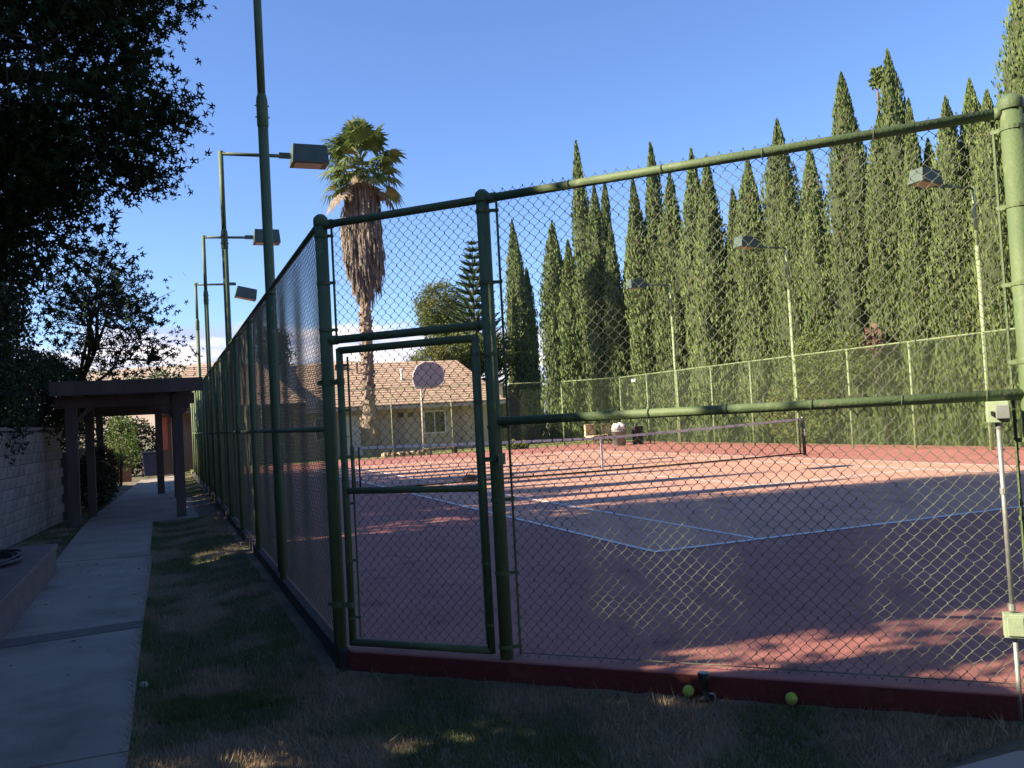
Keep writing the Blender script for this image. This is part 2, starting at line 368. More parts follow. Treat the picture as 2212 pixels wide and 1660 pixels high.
# ------------------------------------------------------------------ chain link
def chain(Wd, H, r=.0019, p=.071, z0=.03, sides=4, wob=.0015, seed=1, knuckle=0.0):
    """wire mesh in local x (0..Wd), z; y is the normal"""
    rg = np.random.default_rng(seed)
    nc = int(round(Wd/(p/2))); nr = int(round(H/(p/2)))+1; px = Wd/nc
    i = np.arange(nc)[:, None]; j = np.arange(nr)[None, :]
    par = (i+j) & 1
    x = (i+par)*px; z = z0+j*(H/(nr-1))+0*i
    bulge = 0.02*np.sin(i*.21)*np.sin(j/nr*PI)*.35
    y = np.where(par == 1, r*1.1, -r*1.1)+bulge
    x = x+rg.normal(0, wob, x.shape); z = z+rg.normal(0, wob, x.shape)
    x = np.clip(x, 0, Wd)
    if knuckle:
        s_ = np.where(par == 1, -1, 1)*.0004
        x = np.repeat(x+s_, 2, axis=1); y = np.repeat(y, 2, axis=1); z = np.repeat(z, 2, axis=1)
        z[:, 0::2] -= knuckle; z[:, 1::2] += knuckle; y[:, 0::2] *= .6; nr = nr*2
    if sides == 4: offs = np.array([(1.41, 0), (0, 1), (-1.41, 0), (0, -1)])*r
    else: offs = np.array([(1.41, -.6), (-1.41, -.6), (0, 1)])*r
    V = np.stack([x[..., None]+offs[:, 0], y[..., None]+offs[:, 1], np.broadcast_to(z[..., None], (*z.shape, sides))], -1)
    idx = np.arange(nc*nr*sides).reshape(nc, nr, sides); nx = np.roll(idx, -1, axis=2)
    Fq = np.stack([idx[:, :-1], nx[:, :-1], nx[:, 1:], idx[:, 1:]], -1).reshape(-1, 4)
    return np_mesh('wire_mesh', V.reshape(-1, 3), Fq, sides == 4)

GH = 3.05
d45 = Vector((math.sin(math.radians(135)), math.cos(math.radians(135)), 0))   # along the chamfer
A0 = Vector((UL, VN+CH, 0)); RZ45 = math.atan2(d45.y, d45.x)
def vtube(b, x, y, z0, z1, r, n=14): return b.tube([(x, y, z0), (x, y, z1)], r, n)
def cap_post(x, z0, z1, r, parent, name='post', m=None):
    o = MB().tube([(x, 0, z0), (x, 0, z1)], r, 18).build(name, m or M['fence_green'], parent, smooth=True)
    c = MB().lathe((x, 0, z1), [(r*1.12, -.055), (r*1.16, -.05), (r*1.16, -.012), (r*1.06, .006), (r*.55, .028), (.001, .034)], 18).build('post_cap', m or M['fence_green'], parent, smooth=True)
    return o
def ring(b, x, z, r, w=.022, n=16, y=0): return b.lathe((x, y, z), [(r, -w/2), (r*1.09, -w/2), (r*1.09, w/2), (r, w/2)], n)

# --- front (diagonal) fence : local x = distance along chamfer from corner post
front = thing('chain_link_fence', tuple(A0), 'green chain link fence running diagonally in front, with the gate opening and a mid rail', 'fence', rz=RZ45)
TC = 4.37
cap_post(0, -.3, 3.07, .046, front); cap_post(1.29, -.3, 3.055, .044, front); cap_post(TC, -.3, 3.09, .055, front)
MB().tube([(.06, 0, 3.02), (1.25, 0, 3.02)], .028, 14).build('top_rail', M['fence_green'], front, True)
MB().tube([(1.335, 0, 3.02), (TC-.06, 0, 3.03)], .0285, 14).build('top_rail', M['fence_green'], front, True)
MB().tube([(.045, 0, 2.185), (1.245, 0, 2.185)], .029, 14).build('gate_transom', M['fence_green'], front, True)
MB().tube([(1.33, -.01, 1.545), (TC+.1, -.01, 1.545)], .0285, 14).build('middle_rail', M['fence_green'], front, True)
for (x, zz) in ((.05, 3.02), (1.335, 3.02), (TC-.06, 3.03), (.045, 2.185), (1.25, 2.185)):
    MB().tube([(x-.02, 0, zz), (x+.05 if x < 1 or x > 1.3 and x < 2 else x+.02, 0, zz)], .034, 12).build('rail_cup', M['fence_green'], front, True)
c1 = link('wire_mesh', chain(1.16, .84, seed=11, z0=2.21, knuckle=.0042, wob=.0022, r=.00185), M['wire'], front, (.065, .032, 0), 'stuff')
c2 = link('wire_mesh', chain(2.94, 3.07, seed=12, z0=.01, knuckle=.0042, wob=.0022, r=.00185), M['wire'], front, (1.355, .032, 0), 'stuff')
for (x, za, zb, ns) in ((.066, 2.2, 3.0, 3), (1.375, .02, 3.0, 7), (TC-.085, .02, 3.0, 8)):
    MB().tube([(x, .034, za), (x, .034, zb)], .0085, 6).build('tension_bar', M['fence_green'], front)
    for k in range(ns):
        zz = za+.06+(zb-za-.12)*k/max(1, ns-1)
        px = 0 if x < 1 else (1.29 if x < 2 else TC); rr = .046 if x < 2 else .055
        q = MB(); ring(q, px, zz, rr); s = 1 if x > px else -1
        q.box(min(px+s*rr*.9, x+s*.012), max(px+s*rr*.9, x+s*.012), -.004, .004, zz-.011, zz+.011) if False else q.obox((px+s*rr*.8, .0, zz-.011), ((x-px)-s*rr*.8+s*.014, .03, 0), (0, .007, 0), (0, 0, .022))
        q.build('tension_band', M['fence_green'], front)
for (zz, xs) in ((3.02, (1.9, 2.5, 3.1, 3.7)), (1.545, (1.86, 2.33, 2.80, 3.28, 3.75, 4.16))):
    for x in xs:
        pts = [(x+.004*math.sin(t), -.0 + .034*math.cos(t)-(.01 if zz < 2 else 0), zz+.034*math.sin(t)) for t in np.linspace(0, 2*PI, 13)]
        MB().tube(pts, .0028, 5, cap=False).build('wire_tie', M['wire'], front)
MB().tube([(1.36, .03, .035), (TC-.09, .03, .03)], .0035, 5).build('tension_wire', M['wire'], front)
# dead tendril caught on fence foot
# --- gate
gate = thing('chain_link_gate', tuple(A0), 'closed green pipe gate with chain link infill between two fence posts', 'gate', rz=RZ45)
gx0, gx1 = .112, 1.188
for x in (gx0, gx1): MB().tube([(x, -.01, .03), (x, -.01, 2.12)], .0255, 14).build('stile', M['fence_green'], gate, True)
MB().tube([(gx0, -.01, 2.105), (gx1, -.01, 2.105)], .026, 14).build('top_bar', M['fence_green'], gate, True)
MB().tube([(gx0, -.01, 1.11), (gx1, -.01, 1.11)], .023, 14).build('middle_bar', M['fence_green'], gate, True)
MB().tube([(gx0, -.01, .05), (gx1, -.01, .05)], .026, 14).build('bottom_bar', M['fence_green'], gate, True)
link('wire_mesh', chain(gx1-gx0-.09, 2.02, seed=13, z0=.06, knuckle=.0042, wob=.0022, r=.00185), M['wire'], gate, (gx0+.045, .02, 0), 'stuff')
for x in (gx0+.045, gx1-.045): MB().tube([(x, .022, .08), (x, .022, 2.06)], .0075, 6).build('tension_bar', M['fence_green'], gate)
for x, s in ((gx0, 1), (gx1, -1)):
    for zz in (.22, .62, 1.02, 1.35, 1.68, 2.0):
        q = MB(); ring(q, x, zz, .0255, .018, 12, -.01); q.obox((x+s*.02, .0, zz-.009), (s*.035, .02, 0), (0, .006, 0), (0, 0, .018)); q.build('band', M['fence_green'], gate)
for zz in (1.885, .31):
    q = MB(); ring(q, 0, zz, .047, .04); ring(q, gx0, zz, .0265, .04, 14, -.01); q.box(.04, gx0-.02, -.02, .0, zz-.018, zz+.018); q.box(-.085, -.04, -.012, .012, zz-.014, zz+.014)
    q.build('hinge', M['fence_green'], gate)
q = MB(); ring(q, gx1, 1.3, .0265, .03, 14, -.01); q.box(gx1+.02, 1.33, -.055, -.04, 1.285, 1.315); q.box(gx1+.02, gx1+.035, -.05, -.01, 1.285, 1.315); q.box(1.31, 1.33, -.055, .06, 1.26, 1.335)
q.build('latch', M['fence_green'], gate)

# --- electrical box and conduit on the fence
e = thing('switch_box', tuple(A0+d45*4.2), 'grey green switch box hanging under the middle rail with a conduit below', 'electrical box', rz=RZ45)
MB().box(-.052, .052, -.10, -.02, 1.405, 1.515).build('housing', M['box_green'], e, bevel=.004)
MB().box(-.014, .05, -.135, -.101, 1.425, 1.495).build('cover', M['grey_plastic'], e, bevel=.004)
MB().box(-.035, -.022, -.125, -.101, 1.445, 1.465).build('switch_lever', M['black'], e)
MB().tube([(0, -.06, 1.404), (.002, -.06, .421)], .0125, 10).build('conduit', M['bare_metal'], e, True)
for zz in (1.39, 1.05, .45): MB().lathe((.001, -.06, zz), [(.0125, -.016), (.0175, -.016), (.0175, .016), (.0125, .016)], 10).build('conduit_coupling', M['bare_metal'], e)
MB().box(-.045, .06, -.105, -.03, .30, .42).build('lower_box', M['box_green'], e, bevel=.004)
MB().box(-.03, .045, -.115, -.106, .312, .408).build('lower_box_cover', M['box_green'], e, bevel=.003)
MB().tube([(.005, -.06, .299), (.005, -.06, -.2)], .0125, 10).build('conduit', M['bare_metal'], e, True)

# --- generic long fence along direction, bays sharing the mesh
def long_fence(name, label, x0, y0, x1, y1, posts, wire_side, midrail=False, sides=4, rp=.03, rr=.021, H=GH, r=.0019, skip_end_posts=(False, False)):
    pm = M['fence_green'] if sides == 4 else M['fence_sunlit']
    d = Vector((x1-x0, y1-y0, 0)); Lg = d.length; rz = math.atan2(d.y, d.x)
    f = thing(name, (x0, y0, 0), label, 'fence', rz=rz)
    cache = {}
    for i, s in enumerate(posts):
        if (i == 0 and skip_end_posts[0]) or (i == len(posts)-1 and skip_end_posts[1]): continue
        if 'p' not in cache:
            b = MB(); b.tube([(0, 0, -.3), (0, 0, H-.02)], rp, 12); b.lathe((0, 0, H-.02), [(rp*1.15, -.04), (rp*1.15, 0), (rp*.6, .02), (.001, .025)], 12); cache['p'] = b.mesh('post', True)
        link('post', cache['p'], pm, f, (s, 0, 0))
    for a, b2 in zip(posts[:-1], posts[1:]):
        wd = b2-a; key = round(wd, 3)
        if key not in cache:
            cache[key] = (MB().tube([(.0, 0, H), (wd, 0, H)], rr, 10).mesh('top_rail', True), chain(wd-.02, H, seed=len(cache)+20, z0=.03, sides=sides, r=r),
                          MB().tube([(rp, 0, 1.55), (wd-rp, 0, 1.55)], rr, 10).mesh('middle_rail', True))
        link('top_rail', cache[key][0], pm, f, (a, 0, 0))
        link('wire_mesh', cache[key][1], M['wire'] if sides == 4 else M['wire_far'], f, (a+.01, wire_side*(rp+.004), 0), 'stuff')
        if midrail: link('middle_rail', cache[key][2], pm, f, (a, 0, 0))
    return f
V0 = VN+CH
lp = [0, 3.22, 5.76, 8.29, 10.8, 13.3, 15.8, 18.4, 20.5, 22.6, 24.7, 26.8, 28.9, 31.3]
long_fence('chain_link_fence', 'green chain link fence receding along the left side of the court beside the path', UL, V0, UL, V0+31.3, lp, -1, midrail=True, rp=.036, r=.0027, skip_end_posts=(True, False))
rp_ = [i*2.47 for i in range(0, 14)]
long_fence('chain_link_fence', 'sunlit green chain link fence along the far right side in front of the cypresses', UR, -3.95, UR, -3.95+rp_[-1], rp_, 1, sides=3, rp=.036, rr=.026, r=.0021)
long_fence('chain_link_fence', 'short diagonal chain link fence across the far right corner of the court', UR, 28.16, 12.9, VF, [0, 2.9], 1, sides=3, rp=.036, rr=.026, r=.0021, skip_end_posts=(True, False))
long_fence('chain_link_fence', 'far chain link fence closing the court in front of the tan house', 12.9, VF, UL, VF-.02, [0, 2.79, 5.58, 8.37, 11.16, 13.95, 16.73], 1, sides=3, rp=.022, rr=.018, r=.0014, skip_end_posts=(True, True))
C0 = A0+d45*TC
long_fence('chain_link_fence', 'stretch of green chain link fence leading right from the thick corner post', C0.x, C0.y, C0.x+6.4, C0.y, [0, 3.2, 6.4], 1, midrail=True, skip_end_posts=(True, False))

# ------------------------------------------------------------------ light poles
def light_pole(x, y, s, label, pitch=0.0, roll=0.0, top=6.78, L=1.28):
    """s=+1 arm towards +x, -1 towards -x"""
    pm = M['fence_green'] if s > 0 else M['fence_sunlit']
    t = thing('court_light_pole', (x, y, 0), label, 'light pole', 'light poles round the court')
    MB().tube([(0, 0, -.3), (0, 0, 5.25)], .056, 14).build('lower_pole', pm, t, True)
    MB().lathe((0, 0, 5.25), [(.056, -.3), (.063, -.28), (.063, .0), (.056, .05), (.046, .08)], 14).build('pole_sleeve', pm, t, True)
    MB().tube([(0, 0, 5.3), (0, 0, top+.03)], .044, 14).build('upper_pole', pm, t, True)
    for zz in (5.07, 5.2):
        MB().tube([(-.078, .0, zz), (.078, .0, zz)], .009, 6).build('bolt', M['bare_metal'], t)
    MB().tube([(0, 0, top-.02), (s*L, 0, top)], .034, 12).build('arm', M['lamp_green'], t, True)
    MB().box(min(s*(L-.22), s*L), max(s*(L-.22), s*L), -.045, .045, top-.04, top+.055).build('arm_bracket', M['lamp_green'], t)
    h = MB(); x0, x1 = sorted((s*L, s*(L+.70)))
    # tapered shoebox head
    hb = [(x0, -.24, -.17), (x1, -.24, -.17), (x1, .24, -.17), (x0, .24, -.17)]; ht = [(x0+.03, -.20, .19), (x1-.03, -.20, .19), (x1-.03, .20, .19), (x0+.03, .20, .19)]
    b = len(h.v); h.v += hb+ht; h.f += [[3, 2, 1, 0], [4, 5, 6, 7], [0, 1, 5, 4], [1, 2, 6, 5], [2, 3, 7, 6], [3, 0, 4, 7]]
    ho = h.build('lamp_head', M['lamp_green'], t, bevel=.006); ho.location = (0, 0, top+.01)
    ho.rotation_euler = (math.radians(pitch), math.radians(roll), 0)
    g = MB(); g.box(x0+.06 if s > 0 else x0+.05, x1-.12, -.19, .19, -.182, -.171); g.build('lamp_glass', M['lens'], ho)
    return t
light_pole(-3.77, 1.62, 1, 'nearest tall green light pole rising out of the picture by the left fence', top=7.0)
light_pole(-3.74, 8.7, 1, 'second light pole of the left row, its square lamp just left of the palm')
light_pole(-3.74, 16.3, 1, 'third light pole of the left row, its lamp crossing behind the nearest pole')
light_pole(-3.74, 22.6, 1, 'farthest light pole of the left row with a lamp tipped downwards', roll=12, top=6.5)
light_pole(UR+.03, 8.4, -1, 'nearest light pole of the right row, standing in front of the tall cypresses', pitch=0, roll=6, top=6.85)
light_pole(UR+.03, 15.9, -1, 'middle light pole of the right row, above the right end of the net', roll=4, top=6.75)
light_pole(UR+.03, 23.35, -1, 'farthest light pole of the right row before the dark gap in the cypresses', top=6.65)

# ------------------------------------------------------------------ net
NV = 11.89
net = thing('tennis_net', (5.485, NV, 0), 'sagging black tennis net with white top band across the court', 'net')
xa, xb = -6.32, 6.32
def ntop(x): return .90+.15*(abs(x)/6.4)**1.3
xsn = np.linspace(xa, xb, 25)
band = MB()
for i in range(24):
    x0, x1 = xsn[i], xsn[i+1]; z0_, z1_ = ntop(x0), ntop(x1)
    band.v += [(x0, -.008, z0_-.06), (x1, -.008, z1_-.06), (x1, -.008, z1_), (x0, -.008, z0_), (x0, .008, z0_-.06), (x1, .008, z1_-.06), (x1, .008, z1_), (x0, .008, z0_)]
    b = i*8; band.f += [[b, b+1, b+2, b+3], [b+5, b+4, b+7, b+6], [b+3, b+2, b+6, b+7], [b+1, b, b+4, b+5]]
band.build('top_band', M['net_band'], net)
cords = MB()
for k in range(0, 142):
    x = xa+(xb-xa)*k/141; cords.box(x-.0012, x+.0012, -.0012, .0012, .05, ntop(x)-.05)
for k in range(1, 10):
    for i in range(24):
        x0, x1 = xsn[i], xsn[i+1]; za = .05+(ntop(x0)-.1)*k/10; zb_ = .05+(ntop(x1)-.1)*k/10
        cords.obox((x0, -.0012, za), (x1-x0, 0, zb_-za), (0, .0024, 0), (0, 0, .0024))
cords.build('net_cords', M['net_cord'], net, kind='stuff')
MB().tube([(xa, 0, .05), (-3, .05, .035), (0, 0, .03), (3, .03, .03), (xb, 0, .05)], .022, 8).build('bottom_hem', M['net_cord'], net, True)
MB().box(-.025, .025, -.012, .012, .0, ntop(0)-.06).build('centre_strap', M['net_band'], net)
for s in (-1, 1):
    pstt = MB(); pstt.tube([(s*6.4, 0, 0), (s*6.4, 0, 1.07)], .045, 14); pstt.build('net_post', M['black'], net, True)
    MB().lathe((s*6.4, 0, 1.07), [(.048, -.02), (.048, .0), (.03, .015), (.001, .018)], 14).build('post_cap', M['bare_metal'], net, True)
    MB().box(s*6.4-.02, s*6.4+.02, -.09, -.045, .55, .75).build('winch', M['bare_metal'], net)
    MB().tube([(s*6.25, 0, .04), (s*6.25, 0, 1.03)], .02, 8).build('edge_sleeve', M['net_cord'], net, True)

# ------------------------------------------------------------------ foliage
LEAF5 = []
def _leaf5():
    v = []; ang = [-100, -50, 0, 50, 100]; ln = [.45, .8, 1.0, .8, .45]; t = []
    for a_, l_ in zip(ang, ln):
        for da, rr, zz in ((-62, .20, 0), (0, 1.0*l_, -.12*l_), (62, .20, 0)):
            q = math.radians(a_+da); v.append((math.cos(q)*rr, math.sin(q)*rr, zz))
        b = len(v)-3; t += [(b, b+1, b+2)]
    return np.array(v), np.array(t)
LV5, LT5 = _leaf5()
LVs = np.array([(0, 0, 0), (.5, .28, .05), (1, 0, -.1), (.5, -.28, .05)]); LTs = np.array([(0, 1, 2), (0, 2, 3)])
def rotmats(n, r, droop=0.0):
    q = r.normal(size=(n, 4)); q /= np.linalg.norm(q, axis=1)[:, None]
    w_, x, y, z = q.T
    Rm = np.stack([1-2*(y*y+z*z), 2*(x*y-z*w_), 2*(x*z+y*w_), 2*(x*y+z*w_), 1-2*(x*x+z*z), 2*(y*z-x*w_), 2*(x*z-y*w_), 2*(y*z+x*w_), 1-2*(x*x+y*y)], -1).reshape(n, 3, 3)
    return Rm
def leaves(P, size, r, kind='s', jitter=.35):
    lv, lt = (LV5, LT5) if kind == '5' else (LVs, LTs)
    n = len(P); s = size*r.uniform(1-jitter, 1+jitter, n)
    V = np.einsum('nij,kj->nki', rotmats(n, r), lv)*s[:, None, None]+P[:, None, :]
    Fa = (lt[None]+(np.arange(n)*len(lv))[:, None, None]).reshape(-1, 3)
    return V.reshape(-1, 3), Fa
def in_ell(n, ells, r, shell=.35):
    """points in a union of ellipsoids, denser near the surface"""
    vol = np.array([e_[3]*e_[4]*e_[5] for e_ in ells]); idx = r.choice(len(ells), n, p=vol/vol.sum())
    d = r.normal(size=(n, 3)); d /= np.linalg.norm(d, axis=1)[:, None]
    rad = r.uniform(shell, 1, n)**.5
    E_ = np.array(ells); return E_[idx, :3]+d*rad[:, None]*E_[idx, 3:6]
def tree(name, label, cat, ells, base, trunk_r, ncl, per, lsize, seed, m, kind='s', clr=.35, group=None, limbs=5, leafparts=0, twigr=.008, barkm='bark', core=0):
    r = np.random.default_rng(seed); t = thing(name, base, label, cat, group)
    bx, by, bz = base
    top = max(e_[2] for e_ in ells); cx = np.mean([e_[0] for e_ in ells]); cy = np.mean([e_[1] for e_ in ells])
    tr = MB(); pts = []
    for k in range(9):
        f = k/8; pts.append((f**1.5*(cx-bx)+r.normal(0, .04), f**1.5*(cy-by)+r.normal(0, .04), (top-bz)*f*.95-.1))
    tr.tube(pts, [trunk_r*(1.35 if k == 0 else 1-.8*k/8) for k in range(9)], 10); trunkpts = np.array(pts)
    for q in range(limbs):
        e_ = ells[q % len(ells)]; a_ = r.uniform(0, 2*PI); tgt = np.array([e_[0]-bx+math.cos(a_)*e_[3]*.7, e_[1]-by+math.sin(a_)*e_[4]*.7, e_[2]-bz+r.uniform(-.3, .6)*e_[5]])
        st = trunkpts[r.integers(3, 7)]; pp = [st+(tgt-st)*f+np.array([0, 0, .5*math.sin(f*PI)])+r.normal(0, .06, 3) for f in np.linspace(0, 1, 6)]; pp[0] = st
        tr.tube([tuple(x) for x in pp], [trunk_r*.5*(1-.8*f) for f in np.linspace(0, 1, 6)], 7); trunkpts = np.r_[trunkpts, np.array(pp)[1:]]
    tr.build('trunk', M[barkm], t, True)
    if core:  # solid shells added inside the crown to block sunlight
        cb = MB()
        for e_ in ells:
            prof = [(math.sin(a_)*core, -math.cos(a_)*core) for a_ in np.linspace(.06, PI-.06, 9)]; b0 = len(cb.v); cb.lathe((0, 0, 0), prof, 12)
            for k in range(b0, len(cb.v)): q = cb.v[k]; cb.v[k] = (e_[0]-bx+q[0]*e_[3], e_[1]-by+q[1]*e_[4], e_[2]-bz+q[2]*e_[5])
        cb.build('opaque_core', M['cypress_core'], t, True, kind='stuff')
    P = in_ell(ncl, ells, r)-np.array(base)
    tw = MB(); k3 = trunkpts[3:]
    for i in range(min(ncl, 420)):
        c = P[i]; d_ = np.linalg.norm(k3-c, axis=1); s_ = k3[d_.argmin()]; mid = (s_+c)/2+r.normal(0, .12, 3)+np.array([0, 0, .12])
        tw.tube([tuple(s_), tuple(mid), tuple(c+r.normal(0, .1, 3))], [twigr*2, twigr*1.3, twigr*.4], 4, cap=False)
    tw.build('branches', M['twig'], t)
    LP = (P[:, None, :]+r.normal(0, clr, (ncl, per, 3))*np.array([1, 1, .75])).reshape(-1, 3)
    V, Fa = leaves(LP, lsize, r, kind)
    cr_ = link('crown', np_mesh('crown', V, Fa), M[m], t, kind='stuff' if leafparts else None)
    if leafparts:
        # the leaves nearest to the viewer's side as objects of their own
        lme = np_mesh('leaf', (LV5 if kind == '5' else LVs)*lsize*1.15, LT5 if kind == '5' else LTs)
        lme.materials.append(M[m])
        cand = P[(P[:, 0]+bx > -5.6) & (P[:, 1]+by < 8.5)]
        if len(cand) < 10: cand = P
        for k in range(leafparts):
            c = cand[r.integers(len(cand))]+np.clip(r.normal(0, clr*.8, 3), -.3, .3)
            o_ = link('leaf', lme, None, t, tuple(c)); o_.rotation_euler = tuple(r.uniform(0, 2*PI, 3))
    return t
def copy_tree(o, parent=None):
    c = o.copy(); C.objects.link(c); c.parent = parent
    for ch in list(o.children): copy_tree(ch, c)
    return c

# big broadleaf tree hanging over the path
ellA = [(-7.2, 3.5, 6.3, 2.7, 2.2, 2.5), (-6.2, 3.4, 5.9, 1.75, 1.7, 1.3), (-8.2, 3.3, 9.6, 3.0, 2.2, 3.2), (-5.8, 3.5, 7.7, 1.5, 1.6, 1.4), (-7.6, 3.8, 4.9, 1.9, 1.9, 1.2), (-6.0, 3.4, 4.9, 1.1, 1.3, .6), (-5.2, 3.5, 5.25, 1.1, 1.0, .5), (-6.0, 3.6, 4.0, .9, 1.0, .55)]
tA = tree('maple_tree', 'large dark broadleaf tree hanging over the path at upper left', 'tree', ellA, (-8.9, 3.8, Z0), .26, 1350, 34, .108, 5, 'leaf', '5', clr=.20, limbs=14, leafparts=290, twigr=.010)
# dense trees left of the wall, outside the picture: the near half of the court lies in their shade
edge = [(-11.3, -2.0, z_, 1.2, .72, 1.2) for z_ in (2.5, 4.2, 5.8, 7.4, 9.0, 10.6, 12.2, 13.6)]
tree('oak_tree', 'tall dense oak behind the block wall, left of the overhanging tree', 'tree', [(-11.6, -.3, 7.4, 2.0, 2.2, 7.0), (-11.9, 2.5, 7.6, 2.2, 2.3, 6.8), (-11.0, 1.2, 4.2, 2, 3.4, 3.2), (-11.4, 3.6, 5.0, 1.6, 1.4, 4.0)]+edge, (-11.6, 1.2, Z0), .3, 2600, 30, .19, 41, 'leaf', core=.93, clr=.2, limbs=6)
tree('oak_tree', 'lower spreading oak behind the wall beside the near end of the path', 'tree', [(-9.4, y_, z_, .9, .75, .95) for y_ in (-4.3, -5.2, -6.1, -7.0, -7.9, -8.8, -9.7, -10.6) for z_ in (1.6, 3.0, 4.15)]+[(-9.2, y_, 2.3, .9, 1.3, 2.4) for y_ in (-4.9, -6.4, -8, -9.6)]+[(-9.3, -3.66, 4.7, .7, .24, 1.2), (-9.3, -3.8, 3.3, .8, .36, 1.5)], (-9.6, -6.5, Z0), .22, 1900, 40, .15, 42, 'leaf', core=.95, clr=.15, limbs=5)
for k_, (x_, y_, r_z) in enumerate([(-4.0, -16.5, .4), (4.0, -15.0, 1.9), (-11.0, -15.5, 3.0)]):  # unseen oaks added to cut the sky light from behind the viewer
    oc = copy_tree([o_ for o_ in C.objects if o_.name == 'oak_tree'][0]); oc.location = (x_, y_, Z0); oc.rotation_euler = (0, 0, r_z)
    oc['label'] = ['tall oak standing behind the viewer', 'tall oak behind the viewer on the court side', 'tall oak behind the viewer on the wall side'][k_]
# sparse small tree beyond, by the pergola
ellB = [(-6.2, 14.2, 4.2, 1.5, 1.4, 1.0), (-5.4, 14.0, 3.35, 1.3, 1.2, .5), (-6.5, 14.6, 5.2, 1.3, 1.2, .9), (-5.6, 14.0, 4.9, 1.0, 1.0, .5)]
tree('small_tree', 'thin open tree with bare twigs above the pergola roof', 'tree', ellB, (-7.2, 14.4, Z0),   .10, 210, 12, .12, 9, 'leaf', '5', clr=.26, limbs=6, twigr=.009)
# dense dark growth along the wall
def bush(name, label, cat, ells, n, ls, seed, m, base, stem=.05, group=None):
    r = np.random.default_rng(seed); t = thing(name, base, label, cat, group)
    P = in_ell(n, ells, r, .5)-np.array(base); V, Fa = leaves(P, ls, r); link('foliage', np_mesh('foliage', V, Fa), M[m], t)
    s = MB()
    for k in range(5):
        e_ = ells[k % len(ells)]; s.tube([(0, 0, 0), ((e_[0]-base[0])*.5+r.normal(0, .1), (e_[1]-base[1])*.5+r.normal(0, .1), (e_[2]-base[2])*.5), (e_[0]-base[0]+r.normal(0, .2), e_[1]-base[1]+r.normal(0, .2), e_[2]-base[2]+e_[5]*.4)], [stem, stem*.6, stem*.2], 6)
    s.build('stem', M['twig'], t, True); return t
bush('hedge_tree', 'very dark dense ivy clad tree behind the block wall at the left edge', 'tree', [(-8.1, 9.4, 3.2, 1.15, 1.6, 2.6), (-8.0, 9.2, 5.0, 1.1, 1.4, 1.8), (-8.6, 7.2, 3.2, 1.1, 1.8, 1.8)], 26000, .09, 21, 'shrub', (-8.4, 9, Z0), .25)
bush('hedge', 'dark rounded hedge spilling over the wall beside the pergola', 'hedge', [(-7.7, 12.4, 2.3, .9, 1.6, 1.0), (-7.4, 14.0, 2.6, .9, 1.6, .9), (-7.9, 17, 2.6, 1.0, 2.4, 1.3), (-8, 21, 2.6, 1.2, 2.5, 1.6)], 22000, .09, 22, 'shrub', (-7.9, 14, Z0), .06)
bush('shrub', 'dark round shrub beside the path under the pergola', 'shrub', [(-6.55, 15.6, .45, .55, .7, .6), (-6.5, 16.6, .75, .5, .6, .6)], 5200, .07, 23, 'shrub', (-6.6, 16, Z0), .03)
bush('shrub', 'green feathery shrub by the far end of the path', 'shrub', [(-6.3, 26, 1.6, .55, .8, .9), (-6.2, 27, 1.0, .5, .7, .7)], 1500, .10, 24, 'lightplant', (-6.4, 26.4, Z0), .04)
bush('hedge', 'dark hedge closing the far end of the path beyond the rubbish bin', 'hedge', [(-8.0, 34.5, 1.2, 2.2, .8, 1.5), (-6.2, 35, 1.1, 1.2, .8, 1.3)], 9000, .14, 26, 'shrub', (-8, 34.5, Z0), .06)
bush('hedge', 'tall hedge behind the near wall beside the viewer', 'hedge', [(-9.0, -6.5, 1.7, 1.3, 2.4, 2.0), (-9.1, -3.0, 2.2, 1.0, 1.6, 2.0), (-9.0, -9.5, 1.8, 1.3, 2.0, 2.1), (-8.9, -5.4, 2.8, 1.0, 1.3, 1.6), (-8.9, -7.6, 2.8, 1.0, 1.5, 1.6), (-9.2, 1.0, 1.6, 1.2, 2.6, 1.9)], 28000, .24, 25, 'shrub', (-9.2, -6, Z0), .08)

# ------------------------------------------------------------------ cypresses
def cyp_mesh(seed, n=4200, split=1, bare=False):
    """unit height 1, unit radius 1 at base; returns crown mesh and core"""
    r = np.random.default_rng(seed)
    k = 3 if split == 1 else 4
    tp = r.uniform(.26, .44); lob = r.uniform(0, 2*PI, 6); amp = r.uniform(.03, .10, 6)
    def rad(z, th):
        q = np.clip((1-z), 0, 1)
        base = np.where(q > tp, 1-.16*np.clip((q-tp)/(1-tp), 0, 1)*0-(.10*(1-np.clip((q-tp)/(1-tp), 0, 1))), 0)+np.where(q <= tp, .90*np.clip(q/tp, 0, 1)**.85, 0)
        base = base*(.88+.12*np.clip(z/.08, 0, 1))
        m_ = 1+sum(amp[i]*np.sin((i+1)*th+lob[i]+z*7*((-1)**i)) for i in range(6))
        return base*m_*(1+.13*np.sin(z*27+lob[0])*np.sin(2*th+lob[2])+.07*np.sin(z*61+lob[1])*np.sin(3*th+lob[3]))
    z = r.uniform(.0, 1, n)**1.0; th = r.uniform(0, 2*PI, n)
    z = np.where(r.uniform(size=n) < .25, r.uniform(.5, 1, n), z)
    rr = rad(z, th)*(r.uniform(.80, 1.04, n)+.10*(r.random(n) < .06))
    return z, th, rr, rad
